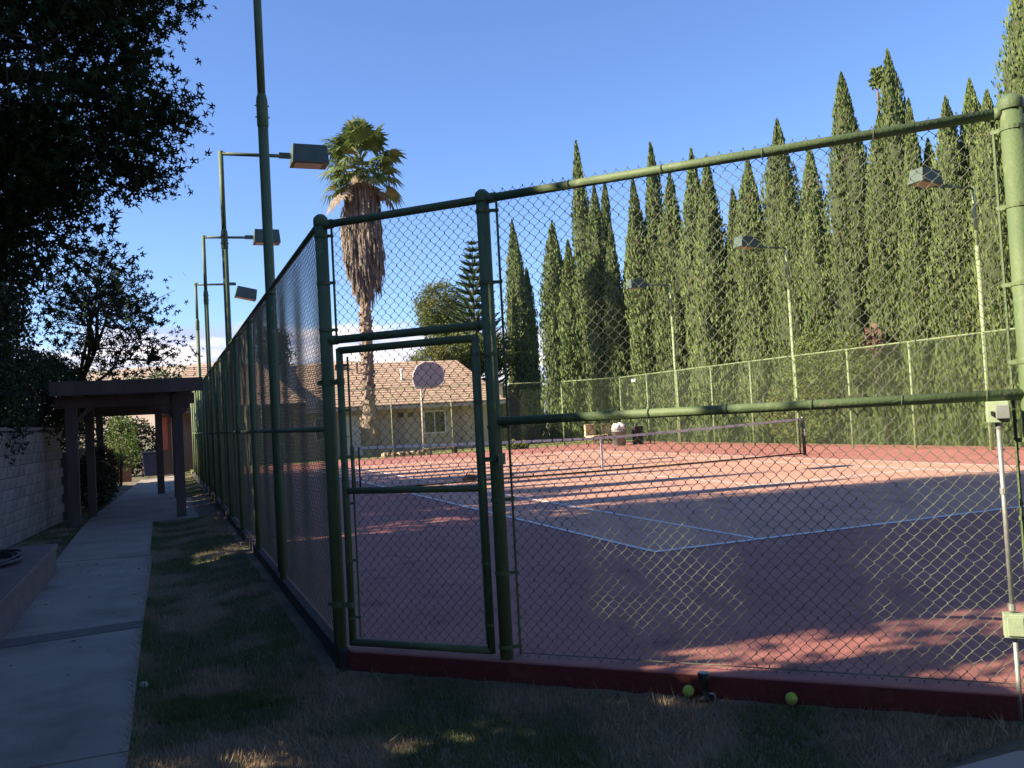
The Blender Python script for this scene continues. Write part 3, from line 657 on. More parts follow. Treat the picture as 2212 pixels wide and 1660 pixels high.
def cypress(x, y, H, rad0, seed, label, bare_top=False, lean=0.0):
    r = np.random.default_rng(seed)
    z, th, rr, rf = cyp_mesh(seed, int((9500+H*760)*min(1, max(.36, 17/y))*(.6 if x > 18.3 else 1)))
    n = len(z)
    # several upright leaders make up the column
    nl_ = int(r.integers(4, 7)); la_ = r.uniform(0, 2*PI, nl_+1); ld_ = np.r_[0, r.uniform(.30, .55, nl_)]; lh_ = np.r_[1.0, r.uniform(.45, .90, nl_)]; lr_ = np.r_[.74, r.uniform(.38, .56, nl_)]
    wgt = lr_*lh_; pick = r.choice(nl_+1, n, p=wgt/wgt.sum())
    ox = np.cos(la_)*ld_*rad0; oy = np.sin(la_)*ld_*rad0; zz_ = z*lh_[pick]
    P = np.stack([ox[pick]*(1-.5*z)+rr*rad0*lr_[pick]*np.cos(th), oy[pick]*(1-.5*z)+rr*rad0*lr_[pick]*np.sin(th), zz_*H], -1)
    P[:, 0] += lean*zz_*zz_*H
    # upright leaf sprays: 3-sided spindles
    ln = r.uniform(.10, .28, n)*(1-.3*z)*min(1.4, max(1, y/17)); wd = r.uniform(.011, .027, n)*min(1.8, max(1, y/17))
    out = np.stack([np.cos(th), np.sin(th), np.zeros(n)], -1)
    up = np.array([0, 0, 1.0])+out*r.uniform(.05, .42, n)[:, None]+r.normal(0, .12, (n, 3)); up /= np.linalg.norm(up, axis=1)[:, None]
    a_ = np.cross(up, out+1e-3); a_ /= np.linalg.norm(a_, axis=1)[:, None]; b_ = np.cross(up, a_)
    base = P-up*ln[:, None]*.5; tip = P+up*ln[:, None]*.6; mid = P-up*ln[:, None]*.05
    t0 = r.uniform(0, 2*PI, n)
    sd_ = (a_*np.cos(t0)[:, None]+b_*np.sin(t0)[:, None])*wd[:, None]*1.35; bow = out*wd[:, None]*.5
    V = np.stack([base, mid-sd_, tip, mid+sd_+bow], 1).reshape(-1, 3); i0 = (np.arange(n)*4)[:, None]
    T = np.concatenate([i0+np.array(q)[None] for q in ((0, 2, 1), (0, 3, 2))])
    t = thing('cypress_tree', (x, y, -.2), label, 'cypress', 'row of tall cypresses behind the right fence')
    link('crown', np_mesh('crown', V, T), M['cypress'], t)
    # shaded inner mass
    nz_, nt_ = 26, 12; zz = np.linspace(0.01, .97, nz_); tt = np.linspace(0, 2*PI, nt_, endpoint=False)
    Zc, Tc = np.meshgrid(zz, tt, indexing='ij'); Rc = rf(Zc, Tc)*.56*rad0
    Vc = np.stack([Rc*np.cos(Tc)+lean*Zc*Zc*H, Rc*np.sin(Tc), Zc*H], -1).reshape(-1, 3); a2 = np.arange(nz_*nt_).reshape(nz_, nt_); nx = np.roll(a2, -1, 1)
    link('opaque_core', np_mesh('opaque_core', Vc, np.stack([a2[:-1], nx[:-1], nx[1:], a2[1:]], -1).reshape(-1, 4), True), M['cypress_core'], t)
    tk = MB().tube([(0, 0, -.1), (0, 0, .8), (lean*.3*H*.3, 0, H*.5)], [.14, .11, .05], 8)
    if bare_top: MB().tube([(lean*H, 0, H*.95), (lean*H, 0, H+1.0)], [.05, .03], 6).build('bare_stem', M['cypress_dead'], t, True)
    tk.build('trunk', M['bark'], t, True)
    if bare_top:
        rb = np.random.default_rng(5); P2 = np.c_[rb.normal(0, .09, 300), rb.normal(0, .09, 300), rb.uniform(H+.9, H+1.45, 300)]; P2[:, 0] += lean*H
        V2, F2 = leaves(P2, .16, rb); link('top_tuft', np_mesh('top_tuft', V2, F2), M['cypress'], t, kind='stuff')
    return t
CY = [(18.6, 43.0, 9.5, 1.0), (18.4, 36.2, 9.6, 1.0), (18.9, 30.9, 8.6, 1.0), (18.7, 27.9, 9.0, 1.0), (18.9, 24.3, 8.2, 1.0), (18.8, 21.4, 8.0, 1.0), (18.8, 16.0, 8.3, 1.0), (18.9, 12.9, 8.6, 1.0), (18.9, 9.9, 8.8, 1.0), (18.0, 48.1, 15.1, .95), (17.2, 45.0, 13.5, .8), (18.0, 45.8, 11.3, .7), (17.2, 39.9, 13.1, 1.0), (18.0, 40.9, 12.7, .8), (17.2, 37.7, 11.5, .9), (18.0, 36.95, 17.1, .95), (17.2, 33.9, 13.7, .85),
      (18.0, 34.5, 14.1, .8), (17.2, 32.2, 11.2, .7), (18.2, 32.6, 10.0, .75), (17.2, 29.5, 12.9, .85), (18.0, 29.2, 14.6, .9), (17.2, 26.6, 12.4, 1.0), (17.6, 25.0, 13.0, .95), (17.2, 23.5, 12.2, 1.0),
      (18.0, 22.64, 10.6, .9), (17.2, 20.6, 11.3, .8), (17.8, 19.6, 12.6, .95), (17.3, 18.4, 10.3, .75), (17.9, 17.9, 11.0, .95), (17.2, 16.9, 8.9, .7), (17.4, 15.4, 12.8, 1.12), (17.4, 13.95, 10.9, .8),
      (17.8, 13.6, 12.9, 1.15), (17.2, 12.45, 10.8, .62), (17.9, 12.3, 9.5, .9), (17.3, 11.1, 10.4, .72), (17.9, 10.85, 10.9, 1.05), (17.2, 9.55, 10.0, .9), (17.9, 8.75, 14.2, 1.25), (17.2, 7.9, 12.6, .9), (18.0, 6.9, 11.4, 1.1), (17.4, 5.4, 11.2, 1.1)]
CL = ['low cypress filling in behind the left end of the row', 'low cypress filling in behind the tall left spire', 'low dark cypress standing back in the dark gap of the row', 'low cypress set back behind the farthest right light pole', 'low cypress set back left of the middle lamp', 'low cypress set back behind the middle light pole arm', 'low cypress set back beside the wide giant cypress', 'low cypress set back behind the thin spire of the right half', 'low cypress set back behind the nearest right light pole', 'leftmost cypress of the row, tall and pointed, just right of the gate post', 'slim cypress leaning on the leftmost one of the row', 'short thin spire of a cypress third from the left in the row',
      'broad cypress left of the tallest pair in the left half, above the far fence', 'cypress with a slender tip just behind the broad left one', 'low blunt cypress filling the dip left of the tall spire',
      'tallest narrow cypress of the left half, its spire above the top rail', 'cypress touching the right flank of the tall left spire', 'second cypress right of the tall left spire, slightly taller tip',
      'narrow cypress just left of the dark gap in the row', 'small cypress standing in the dark gap of the row', 'first cypress right of the dark gap, blunt tip', 'pointed cypress behind the farthest right light pole',
      'full cypress right beside the farthest right light pole', 'cypress whose tip touches the top rail near the middle', 'wide cypress left of the middle light pole lamp', 'cypress directly behind the lamp of the middle light pole',
      'slim cypress peeking up right of the middle lamp', 'tall sharp cypress just left of the middle light pole', 'short cypress behind the middle light pole', 'cypress immediately right of the middle light pole', 'lowest cypress of the right half, left of the wide giant',
      'wide giant cypress with a straight pointed top, centre of the right half', 'cypress with a bare red stem and small tuft at its tip', 'tallest cypress of the right half beside the bare tipped one', 'thin spire cypress right of the tallest of the right half',
      'short blunt cypress behind the nearest right lamp', 'narrow cypress left of the hooked one near the nearest right light pole', 'cypress with a hooked tip behind the nearest right light pole', 'ragged topped cypress right of the nearest right light pole',
      'very tall cypress cut off by the upper right corner', 'cypress behind the thick right corner post', 'rearmost cypress at the right edge of the row', 'cypress beyond the right edge past the corner post']
CYT = []
for i, ((x, y, H, r0), lab) in enumerate(zip(CY, CL)):
    ct = cypress(x, y, H+.2, r0*1.22, 100+i, lab, bare_top=(i == 32), lean=(.006*((i*7) % 5-2)))
    ct['h'] = H; CYT.append(ct)
for k_, (y_, H_) in enumerate([(6.6, 10.6), (8.0, 9.2), (9.5, 10.9), (10.9, 9.0), (12.2, 11.0), (13.7, 9.4), (15.2, 11.6), (16.8, 9.6), (18.6, 11.4), (20.4, 9.9), (22.4, 10.4)]):
    src = CYT[(k_*5+2) % 30]; c_ = copy_tree(src); c_.location = (-10.2, y_, -.2); sc_ = H_/src['h']; c_.scale = (.62, .62, sc_); c_.rotation_euler = (0, 0, k_*1.3)
    c_['label'] = 'number %s cypress from the near end of the row standing behind the left block wall' % ('one', 'two', 'three', 'four', 'five', 'six', 'seven', 'eight', 'nine', 'ten', 'eleven')[k_]
    c_['group'] = 'row of cypresses behind the left wall'
bush('hedge', 'tall dense hedge behind the left wall under the cypress spires', 'hedge', [(-10.0, y_, z_, .9, 1.3, 1.5) for y_ in (6, 8, 10, 12, 14, 16, 18, 20, 22, 24) for z_ in (1.4, 3.4, 5.3)], 40000, .21, 71, 'shrub', (-10, 15, Z0), .08)
# ragged mixed growth at their feet and gaps
for i, (x, y, z, rx, ry, rz, lab) in enumerate([(18.8, 16.2, 8.2, 1.0, 1.3, 1.6, 'grey green loose tree showing through between the cypresses of the right half'),
        (19.0, 31.0, 8.6, 1.2, 1.6, 1.6, 'grey green loose tree behind the dark gap in the cypresses'), (19.0, 24.2, 8.2, 1.0, 1.4, 1.5, 'loose tree showing behind the middle cypresses')]):
    bush('gum_tree', lab, 'tree', [(x, y, z, rx, ry, rz), (x, y+.5, z-2.2, rx*1.2, ry*1.1, rz*1.4)], 2600, .16, 60+i, 'leaf_pale', (x, y, Z0), .12)
bush('shrub', 'low green shrub growing at the foot of the cypresses right of centre', 'shrub', [(16.4, 16.6, 2.6, .5, 1.6, 1.3), (16.3, 14.6, 2.9, .5, 1.0, .8), (16.4, 17.6, 1.0, .5, 1.8, 1.2)], 5000, .12, 66, 'bushgreen', (16.5, 16, Z0), .04)
bush('dead_shrub', 'reddish dead brush on the cypress trunks above the right fence', 'shrub', [(16.3, 13.6, 3.3, .2, .35, .5)], 130, .2, 67, 'cypress_dead', (16.7, 13.6, Z0), .03)

# ------------------------------------------------------------------ fan palm
def fan_palm():
    r = random.Random(4); t = thing('fan_palm', (4.35, 34, -.2), 'tall fan palm with a shaggy skirt of dead fronds in front of the house', 'palm')
    tr = MB(); nst = 46; ns = 14; lean = .055
    zs = np.linspace(0, 14.2, nst)
    for i, z in enumerate(zs):
        f = z/14.2; rad = .27+.17*math.exp(-((z-1.2)/1.0)**2)+.06*math.exp(-z/.4)
        for k in range(ns):
            th = 2*PI*k/ns; rr = rad*(1+.10*math.sin(5*th+z*6)+.06*r.uniform(-1, 1))
            tr.v.append((lean*.45*f*2+.12*f+rr*math.cos(th), rr*math.sin(th), z))
    for i in range(nst-1):
        for k in range(ns):
            k2 = (k+1) % ns; tr.f.append([i*ns+k, i*ns+k2, (i+1)*ns+k2, (i+1)*ns+k])
    tr.build('trunk', M['palm_trunk'], t)
    # leaf scars: tilted plates spiralling up
    for i in range(75):
        z = .3+i*.092; th = i*2.4; rad = .27+.17*math.exp(-((z-1.2)/1.0)**2)+.02
        q = MB(); c = Vector((.12*z/14+rad*math.cos(th), rad*math.sin(th), z)); tan = Vector((-math.sin(th), math.cos(th), 0)); o_ = Vector((math.cos(th), math.sin(th), .0))
        q.obox(c-tan*.14-o_*.03, tan*.28+Vector((0, 0, .10)), o_*.05+Vector((0, 0, .02)), Vector((0, 0, .12))+o_*.05); q.build('leaf_scar', M['palm_trunk'], t)
    cx = .17; cz = 14.9
    # dead skirt: hanging folded fronds
    sk = MB()
    for i in range(1300):
        z = 8.6+5.0*r.random()
        env = .42+.52*math.sin(min(1, max(0, (z-8.4)/2.2))*PI/2) - (.15 if z > 12.6 else 0)
        th = r.uniform(0, 2*PI); R0 = env*r.uniform(.80, 1.0)*(1.0+.12*math.sin(3*th+z)); l = r.uniform(.5, 1.5); wd = r.uniform(.02, .075)
        a0 = Vector((cx+R0*math.cos(th), R0*math.sin(th), z)); dn = Vector((math.cos(th)*r.uniform(-.12, .1), math.sin(th)*r.uniform(-.12, .1), -1))
        tan = Vector((-math.sin(th+r.uniform(-.5, .5)), math.cos(th), 0)); o_ = Vector((math.cos(th), math.sin(th), 0))
        p1 = a0+dn*l*.5; p2 = a0+dn*l+o_*r.uniform(-.08, .12)
        b = len(sk.v); sk.v += [tuple(a0), tuple(p1-tan*wd), tuple(p1+o_*.05), tuple(p1+tan*wd), tuple(p2-tan*wd*.4), tuple(p2+tan*wd*.6)]
        sk.f += [[b, b+1, b+2], [b, b+2, b+3], [b+1, b+4, b+2], [b+2, b+4, b+5], [b+2, b+5, b+3]]
    sko = sk.build('dead_frond_skirt', M['palm_dead'], t, kind='stuff')
    core = MB().lathe((cx, 0, 0), [(.25, 7.9), (.42, 8.6), (.66, 9.6), (.74, 11), (.70, 12.6), (.5, 13.6), (.3, 14.0)], 12); core.build('skirt_core', M['palm_dead'], t)
    # live fans
    for i in range(48):
        f = i/47; th = i*2.399+r.uniform(-.2, .2); el = math.radians(82-f*122+r.uniform(-14, 14)); pl = r.uniform(1.0, 1.5)*(1 if f > .22 else .75)
        d = Vector((math.cos(th)*math.cos(el), math.sin(th)*math.cos(el), math.sin(el))); c0 = Vector((cx, 0, cz-1.0*f))+d*.12; c1 = c0+d*pl+Vector((0, 0, -.12*math.cos(el)))
        q = MB(); q.tube([c0, (c0+c1)/2+Vector((0, 0, .05)), c1], [.03, .024, .018], 5)
        side = d.cross(Vector((0, 0, 1))); side = side.normalized() if side.length > .1 else Vector((1, 0, 0)); upv = side.cross(d).normalized()
        nl = 24; Rf = r.uniform(.9, 1.2)
        for k in range(nl):
            a_ = math.radians(-128+256*k/(nl-1)); ld = d*math.cos(a_)+side*math.sin(a_); wv = (side*math.cos(a_)-d*math.sin(a_))*.040
            L1 = Rf*.48; L2 = Rf*(1.0+r.uniform(-.1, .12))*(1-.18*abs(a_)/2.2)
            droop = r.uniform(.05, .38)
            m1 = c1+ld*L1+upv*(.10 if k % 2 else .05); e1 = c1+ld*L2*.92+Vector((0, 0, -droop)); wb = wv*2.1
            b = len(q.v); q.v += [tuple(c1), tuple(m1-wb), tuple(m1+wb+upv*.05), tuple(e1)]; q.f += [[b, b+1, b+2], [b+1, b+3, b+2]]
        q.build('frond', M['palm_leaf'] if f < .95 else M['palm_dead'], t)
    return t
fan_palm()

# ------------------------------------------------------------------ norfolk pine
def norfolk():
    r = random.Random(9); t = thing('norfolk_pine', (14.0, 46, -.2), 'symmetrical tiered pine left of the gate post, behind the house', 'tree')
    H = 13.3; MB().tube([(0, 0, 0), (.1, 0, H*.5), (.35, 0, H)], [.2, .13, .02], 8).build('trunk', M['bark'], t, True)
    nt_ = 23
    for i in range(nt_):
        z = 2.8+(H-3.0)*(i/(nt_-1)); f = (H-z)/(H-2.8); Lb = .22+2.6*f**.8; q = MB(); nb = 9
        for k in range(nb):
            th = 2*PI*k/nb+i*.35+r.uniform(-.08, .08); o_ = Vector((math.cos(th), math.sin(th), 0)); p0 = Vector((.35*z/H, 0, z)); L_ = Lb*r.uniform(.88, 1.06)
            pts = [p0, p0+o_*L_*.4+Vector((0, 0, .02)), p0+o_*L_*.75+Vector((0, 0, .14*L_)), p0+o_*L_+Vector((0, 0, .34*L_))]
            q.tube([tuple(x) for x in pts], [.05, .11, .09, .035], 5, flat=.6)
            s_ = Vector((-o_.y, o_.x, 0))
            for g_ in range(9):
                c = pts[0].lerp(pts[3], .25+.085*g_)+Vector((0, 0, -.03)); 
                for sg in (-1, 1):
                    e1 = c+s_*sg*.30*(1-.07*g_)*min(1, L_)+o_*.16+Vector((0, 0, .10)); b = len(q.v)
                    q.v += [tuple(c-o_*.04), tuple(c+o_*.05), tuple(e1), tuple(c+Vector((0, 0, .05)))]; q.f += [[b, b+1, b+2], [b+1, b+3, b+2], [b, b+2, b+3]]
        q.build('branch_tier', M['pine'], t)
norfolk()
tree('round_tree', 'yellow green round headed tree behind the house roof', 'tree', [(13.1, 50, 9.3, 1.7, 1.6, 1.7), (13.7, 50, 8.0, 2.0, 1.6, 1.3)], (13.3, 50, Z0), .2, 420, 30, .16, 31, 'bushgreen', clr=.25, limbs=4)
tree('broad_tree', 'wide green tree rising right behind the house ridge', 'tree', [(12.6, 45, 5.9, 2.4, 1.6, 1.0), (14.8, 45.4, 5.6, 2.2, 1.6, 1.3), (10.6, 45.2, 5.3, 1.1, 1.2, .7)], (13, 45, Z0), .2, 460, 30, .15, 32, 'bushgreen', clr=.25, limbs=6)
tree('dark_tree', 'dark green bushy tree behind the left wing roof', 'tree', [(1.3, 46, 6.2, 1.0, 1.2, 1.5)], (1.3, 46, Z0), .15, 160, 30, .15, 33, 'pine', clr=.25, limbs=3)
tree('street_tree', 'low dark green trees beyond the left roof', 'tree', [(-1.5, 60, 5.0, 2.2, 2.0, 1.2), (-5, 62, 5.2, 2.6, 2.0, 1.0)], (-3, 61, Z0), .2, 160, 26, .2, 34, 'pine', clr=.35, limbs=3)

# ------------------------------------------------------------------ house
house = thing('house', (6.5, 36, -.2), 'single storey tan stucco house with a brown tiled hip roof behind the court', 'house')
HB = Vector((6.5, 36, -.2))
def hl(b):   # shift to house local
    b.v = [(x-HB.x, y-HB.y, z-HB.z) for x, y, z in b.v]; return b
# front wall built as piers around the openings
def wall_open(x0, x1, zt, holes, y=36, th=.2, zb=-.2):
    b = MB(); xs_ = sorted(set([x0, x1]+[h for q in holes for h in q[:2]]))
    for a_, c_ in zip(xs_[:-1], xs_[1:]):
        hs = [h for h in holes if h[0] <= a_ and h[1] >= c_]
        if not hs: b.box(a_, c_, y, y+th, zb, zt)
        else:
            h = hs[0]
            if h[2] > zb: b.box(a_, c_, y, y+th, zb, h[2])
            b.box(a_, c_, y, y+th, h[3], zt)
    return b
hl(wall_open(1.0, 11.7, 2.5, [(7.68, 8.75, .92, 1.97), (6.26, 6.58, 1.80, 1.98), (6.80, 7.12, 1.80, 1.98), (3.55, 4.45, -.1, 2.0), (2.1, 2.7, .9, 1.9)])).build('front_wall', M['stucco'], house)
hl(MB().box(11.5, 11.7, 36.2, 47, -.2, 2.5)).build('side_wall', M['stucco'], house)
hl(MB().box(-4.9, 11.7, 47, 47.2, -.2, 2.5)).build('back_wall', M['stucco'], house)
def window(x0, x1, z0, z1, y=36, mull=True):
    b = MB(); w_ = .07
    b.box(x0-w_, x1+w_, y-.04, y+.03, z1, z1+w_).box(x0-w_, x1+w_, y-.05, y+.03, z0-w_, z0).box(x0-w_, x0, y-.04, y+.03, z0, z1).box(x1, x1+w_, y-.04, y+.03, z0, z1)
    wo_ = hl(b).build('window', M['white_trim'], house)
    if mull: hl(MB().box((x0+x1)/2-.025, (x0+x1)/2+.025, y-.02, y+.05, z0, z1)).build('mullion', M['white_trim'], wo_)
    mid = (x0+x1)/2
    for a_, c_ in ((x0, mid-.026), (mid+.026, x1)) if mull else ((x0, x1),):
        hl(MB().box(a_, c_, y+.06, y+.08, z0, z1)).build('pane', M['glass'], wo_)
window(7.68, 8.75, .92, 1.97); window(2.1, 2.7, .9, 1.9)
for x0 in (6.26, 6.80):
    b = MB(); b.box(x0-.03, x0+.35, 35.97, 36.0, 1.98, 2.01).box(x0-.03, x0+.35, 35.97, 36.0, 1.77, 1.80)
    for k in range(4): b.box(x0, x0+.32, 36.03, 36.06, 1.81+k*.045, 1.83+k*.045)
    b.box(x0, x0+.32, 36.1, 36.12, 1.80, 1.98)
    hl(b).build('wall_vent', M['brownwood'], house)
dd = hl(MB().box(3.55, 4.45, 36.05, 36.1, -.1, 2.0)).build('door', M['white_trim'], house)
hl(MB().box(3.62, 3.75, 36.0, 36.04, .9, 1.0)).build('door_handle', M['bare_metal'], dd)
# left wing walls, their shade put into the stucco colour
hl(wall_open(-5.1, .55, 2.75, [(-3.3, -2.2, .9, 2.0)], y=33)).build('wing_wall', M['stucco_shaded'], house)
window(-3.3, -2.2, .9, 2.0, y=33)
hl(MB().box(.35, .55, 33.2, 36, -.2, 2.75)).build('wing_side_wall', M['stucco_shaded'], house)
hl(MB().box(-5.1, -4.9, 33.2, 47, -.2, 2.75)).build('wing_end_wall', M['stucco_shaded'], house)
hl(MB().box(-4.6, -4.35, 32.2, 32.45, -.2, 2.5)).build('porch_post', M['timber'], house)
# roof as overlapping courses, each a part
roof = hl(MB().box(5, 5.05, 40.9, 41.0, 4.85, 4.9)).build('roof', M['tile'], house)
def slope(x0e, x1e, x0r, x1r, ye, yr, ze, zr, n):
    for k in range(n):
        f0, f1 = k/n, (k+1.25)/n; f1 = min(f1, 1.0)
        def L_(a_, b_, f): return a_+(b_-a_)*f
        ya, yb = L_(ye, yr, f0), L_(ye, yr, f1); za, zb = L_(ze, zr, f0)+.05, L_(ze, zr, f1)+.012
        xa0, xa1, xb0, xb1 = L_(x0e, x0r, f0), L_(x1e, x1r, f0), L_(x0e, x0r, f1), L_(x1e, x1r, f1)
        q = MB(); rr = random.Random(k); m_ = 44; top = []; bot = []
        for i in range(m_+1):
            g_ = i/m_; j_ = rr.uniform(-.012, .012)
            top.append((xa0+(xa1-xa0)*g_, ya+j_, za+rr.uniform(-.006, .006)))
        for i in range(m_+1): q.v.append(top[i])
        for i in range(m_+1): g_ = i/m_; q.v.append((xb0+(xb1-xb0)*g_, yb, zb))
        for i in range(m_+1): q.v.append((top[i][0], top[i][1]+.004, top[i][2]-.055))
        for i in range(m_): q.f.append([i, i+1, m_+1+i+1, m_+1+i]); q.f.append([2*(m_+1)+i, 2*(m_+1)+i+1, i+1, i])
        hl(q).build('tile_course', M['tile'], roof)
slope(.9, 12.1, 2.0, 11.2, 35.35, 41, 2.40, 4.95, 19)
slope(-5.2, 1.15, -3.6, -.2, 32.3, 38.2, 2.62, 4.85, 19)
def plane(pts, name='roof_slope'):
    b = MB(); b.poly(pts); b.poly([(x, y, z-.08) for x, y, z in pts][::-1]); hl(b).build(name, M['tile'], roof)
plane([(2.0, 41, 4.93), (11.2, 41, 4.93), (12.1, 47.6, 2.4), (-5.2, 47.6, 2.4), (-3.6, 41, 4.9)])
plane([(11.2, 41, 4.95), (12.1, 35.35, 2.42), (12.1, 47.6, 2.42)])
plane([(-.2, 38.2, 4.84), (1.15, 32.3, 2.64), (1.15, 35.4, 2.64), (2.0, 41, 4.9)])
plane([(-3.6, 38.2, 4.84), (-.2, 38.2, 4.84), (2.0, 41, 4.9), (-3.6, 41, 4.9)])
plane([(-5.2, 32.3, 2.64), (-3.6, 38.2, 4.84), (-3.6, 41, 4.9), (-5.2, 47.6, 2.4)])
for x0, x1, y, z in ((.95, 12.05, 35.3, 2.36), (-5.2, 1.12, 32.25, 2.58)):
    hl(MB().box(x0, x1, y, y+.06, z-.16, z)).build('fascia', M['fascia' if x0 > 0 else 'timber'], house)
    hl(MB().box(x0, x1, y+.06, y+.75, z-.14, z-.10)).build('soffit', M['fascia' if x0 > 0 else 'timber'], house)
for x, y, z in ((5.0, 39.5, 4.35), (7.2, 38.4, 3.85)):
    hl(MB().lathe((x, y, z), [(.06, -.1), (.06, .45), (.09, .45), (.09, .52), (.02, .56)], 10)).build('vent_pipe', M['white_trim'] if x > 6 else M['brownwood'], house)
hl(MB().box(3.9, 4.5, 40.0, 40.5, 4.55, 4.82)).build('roof_vent', M['brownwood'], house)
# dark shed at right of the house
shed = thing('shed', (12.9, 35.5, -.2), 'black sloping roofed shed between the house and the cypresses', 'shed')
b = MB(); sec = [(-1.0, .0), (-1.0, 3.35), (-.5, 3.05), (.05, 2.3), (.6, 1.62), (.92, 1.15), (1.0, .85), (1.02, 0)]
nn_ = len(sec); b.v += [(x, 0, z) for x, z in sec]+[(x, 4, z) for x, z in sec]; b.f.append(list(range(nn_))); b.f.append(list(range(nn_, 2*nn_))[::-1])
for i in range(nn_-1):
    b.f.append([i, nn_+i, nn_+i+1, i+1])
b.build('shed_body', M['shed'], shed)
MB().obox((-1.1, -.12, 3.46), (1.72, 0, -1.72), (0, 4.2, 0), (.03, 0, .05)).build('roof_edge', M['shed'], shed)
MB().box(-.35, .3, -.03, -.002, .02, 1.5).build('door', M['black'], shed)

# ------------------------------------------------------------------ basketball hoop
hp = thing('basketball_hoop', (6.15, 31, -.2), 'basketball hoop with grey fan shaped backboard on a pole before the house', 'basketball hoop')
MB().tube([(0, 0, 0), (.02, 0, 3.2)], .045, 10).build('pole', M['fascia'], hp, True)
fan = [(-.32, 3.22), (.62, 3.22), (.98, 3.48), (1.08, 3.85), (.92, 4.2), (.55, 4.40), (.12, 4.42), (-.22, 4.24), (-.42, 3.9), (-.44, 3.52)]
b = MB(); b.v += [(x, -.35, z) for x, z in fan]+[(x, -.31, z) for x, z in fan]; k = len(fan); b.f.append(list(range(k))); b.f.append(list(range(k, 2*k))[::-1])
for i in range(k): j = (i+1) % k; b.f.append([i, k+i, k+j, j])
bo = b.build('backboard', M['board'], hp)
b = MB(); b.tube([(x, -.36, z) for x, z in fan+[fan[0]]], .022, 6); b.build('backboard_rim', M['white_trim'], bo)
MB().tube([(.05+.23*math.cos(a_)+.25, -.6+.23*math.sin(a_), 3.25) for a_ in np.linspace(0, 2*PI, 15)], .012, 6, cap=False).build('hoop_ring', M['redpaint'], hp)
for q in (0, .5): MB().tube([(.02, 0, 2.9 if q else 2.4), (.2+q*.4, -.3, 3.5)], .022, 6).build('strut', M['black'], hp)
MB().box(-.35, .45, -.3, .4, 0, .16).build('base', M['black'], hp, bevel=.02)

# ------------------------------------------------------------------ pergola
pg = thing('pergola', (-5.6, 14, -.2), 'dark brown timber pergola standing over the path', 'pergola')
def pl(b): b.v = [(x+5.6, y-14, z+.2) for x, y, z in b.v]; return b
for (x, y, s) in ((-6.66, 11.55, .22), (-4.64, 11.5, .19), (-6.45, 13.3, .17), (-4.62, 17.5, .17), (-6.5, 17.5, .17), (-5.05, 19.8, .2)):
    pl(MB().box(x-s/2, x+s/2, y-s/2, y+s/2, -.2, 2.42)).build('post', M['timber'], pg, bevel=.006)
for y in (11.5, 14.5, 17.5, 19.8): pl(MB().box(-6.95, -4.3, y-.07, y+.07, 2.18 if y != 11.5 else 2.2, 2.43)).build('beam', M['timber'], pg, bevel=.005)
for x in (-6.66, -4.64): pl(MB().box(x-.05, x+.05, 11.0, 20.2, 2.432, 2.60)).build('rafter', M['timber'], pg)
pl(MB().obox((-6.98, 10.93, 2.44), (2.85, 0, .0), (0, .06, 0), (0, 0, .28))).build('fascia_board', M['timber'], pg)
for k in range(34):
    y = 11.0+k*.27; pl(MB().box(-6.95+random.uniform(-.02, .02), -4.2+random.uniform(-.03, .03), y, y+.24, 2.605, 2.64)).build('roof_plank', M['timber'], pg)
for sx in (-1, 1): pl(MB().obox((-5.65+sx*.95, 11.47, 1.85), (-sx*.35, 0, .35), (0, .06, 0), (sx*.05, 0, .05))).build('brace', M['timber'], pg)

# ------------------------------------------------------------------ block wall
wl = thing('block_wall', (-7.55, 8, -.2), 'grey concrete block wall along the left of the path', 'wall')
wd_ = Vector((.48, 5.0, 0)).normalized(); wn = Vector((wd_.y, -wd_.x, 0)); wrz = math.atan2(wd_.y, wd_.x); wl.rotation_euler = (0, 0, wrz)
MB().box(-16, 5.1, .012, .19, 0, 1.98).build('mortar_core', M['mortar'], wl)
blk = MB().box(.004, .386, .0, .03, .005, .190); bm_ = blk.mesh('block')
half = MB().box(.004, .191, .0, .03, .005, .190).mesh('block')
bm_.materials.append(M['block']); half.materials.append(M['block'])
cnt = 0
for row in range(10):
    x = -1.4+(.195 if row % 2 else 0)
    while x < 5.05:
        o_ = link('block', bm_, None, wl, (x, -.012+random.uniform(-.003, .003), row*.195)); cnt += 1; x += .39
MB().box(-16, -1.42, -.012, .02, 0, 1.95).build('plain_wall', M['block'], wl)
for k in range(14): MB().box(-.7+k*.41, -.7+k*.41+.40, -.03, .215, 1.985, 2.05).build('coping_block', M['block'], wl, bevel=.006)
# lower continuation and its reddish end
w2 = thing('garden_wall', (-7.05, 13.4, -.2), 'low grey garden wall running on behind the pergola posts', 'wall')
MB().box(-.1, .1, 0, 13.5, 0, 1.5).build('wall_core', M['mortar'], w2)
for row in range(7):
    for k in range(24): link('block', bm_, None, w2, (.10, .1+k*.56+(.28 if row % 2 else 0), row*.195+.02)).rotation_euler = (0, 0, 0)
for ch in w2.children:
    if ch.name.startswith('block'): ch.rotation_euler = (0, 0, math.radians(90)); ch.scale = (1.4, 1, 1); ch.location.x = .128
w3 = thing('brick_wall', (-6.9, 29.5, -.2), 'red brick wall end beyond the pergola beside the rubbish bin', 'wall')
MB().box(-.1, .75, .03, .25, 0, 1.7).build('wall_core', M['mortar'], w3)
bk = MB().box(.004, .205, 0, .04, .004, .068).mesh('brick'); bk.materials.append(M['brick_red'])
for row in range(23):
    for k in range(4): link('brick', bk, None, w3, (-.1+k*.212+(.0 if row % 2 else .0), -.005, row*.0735))

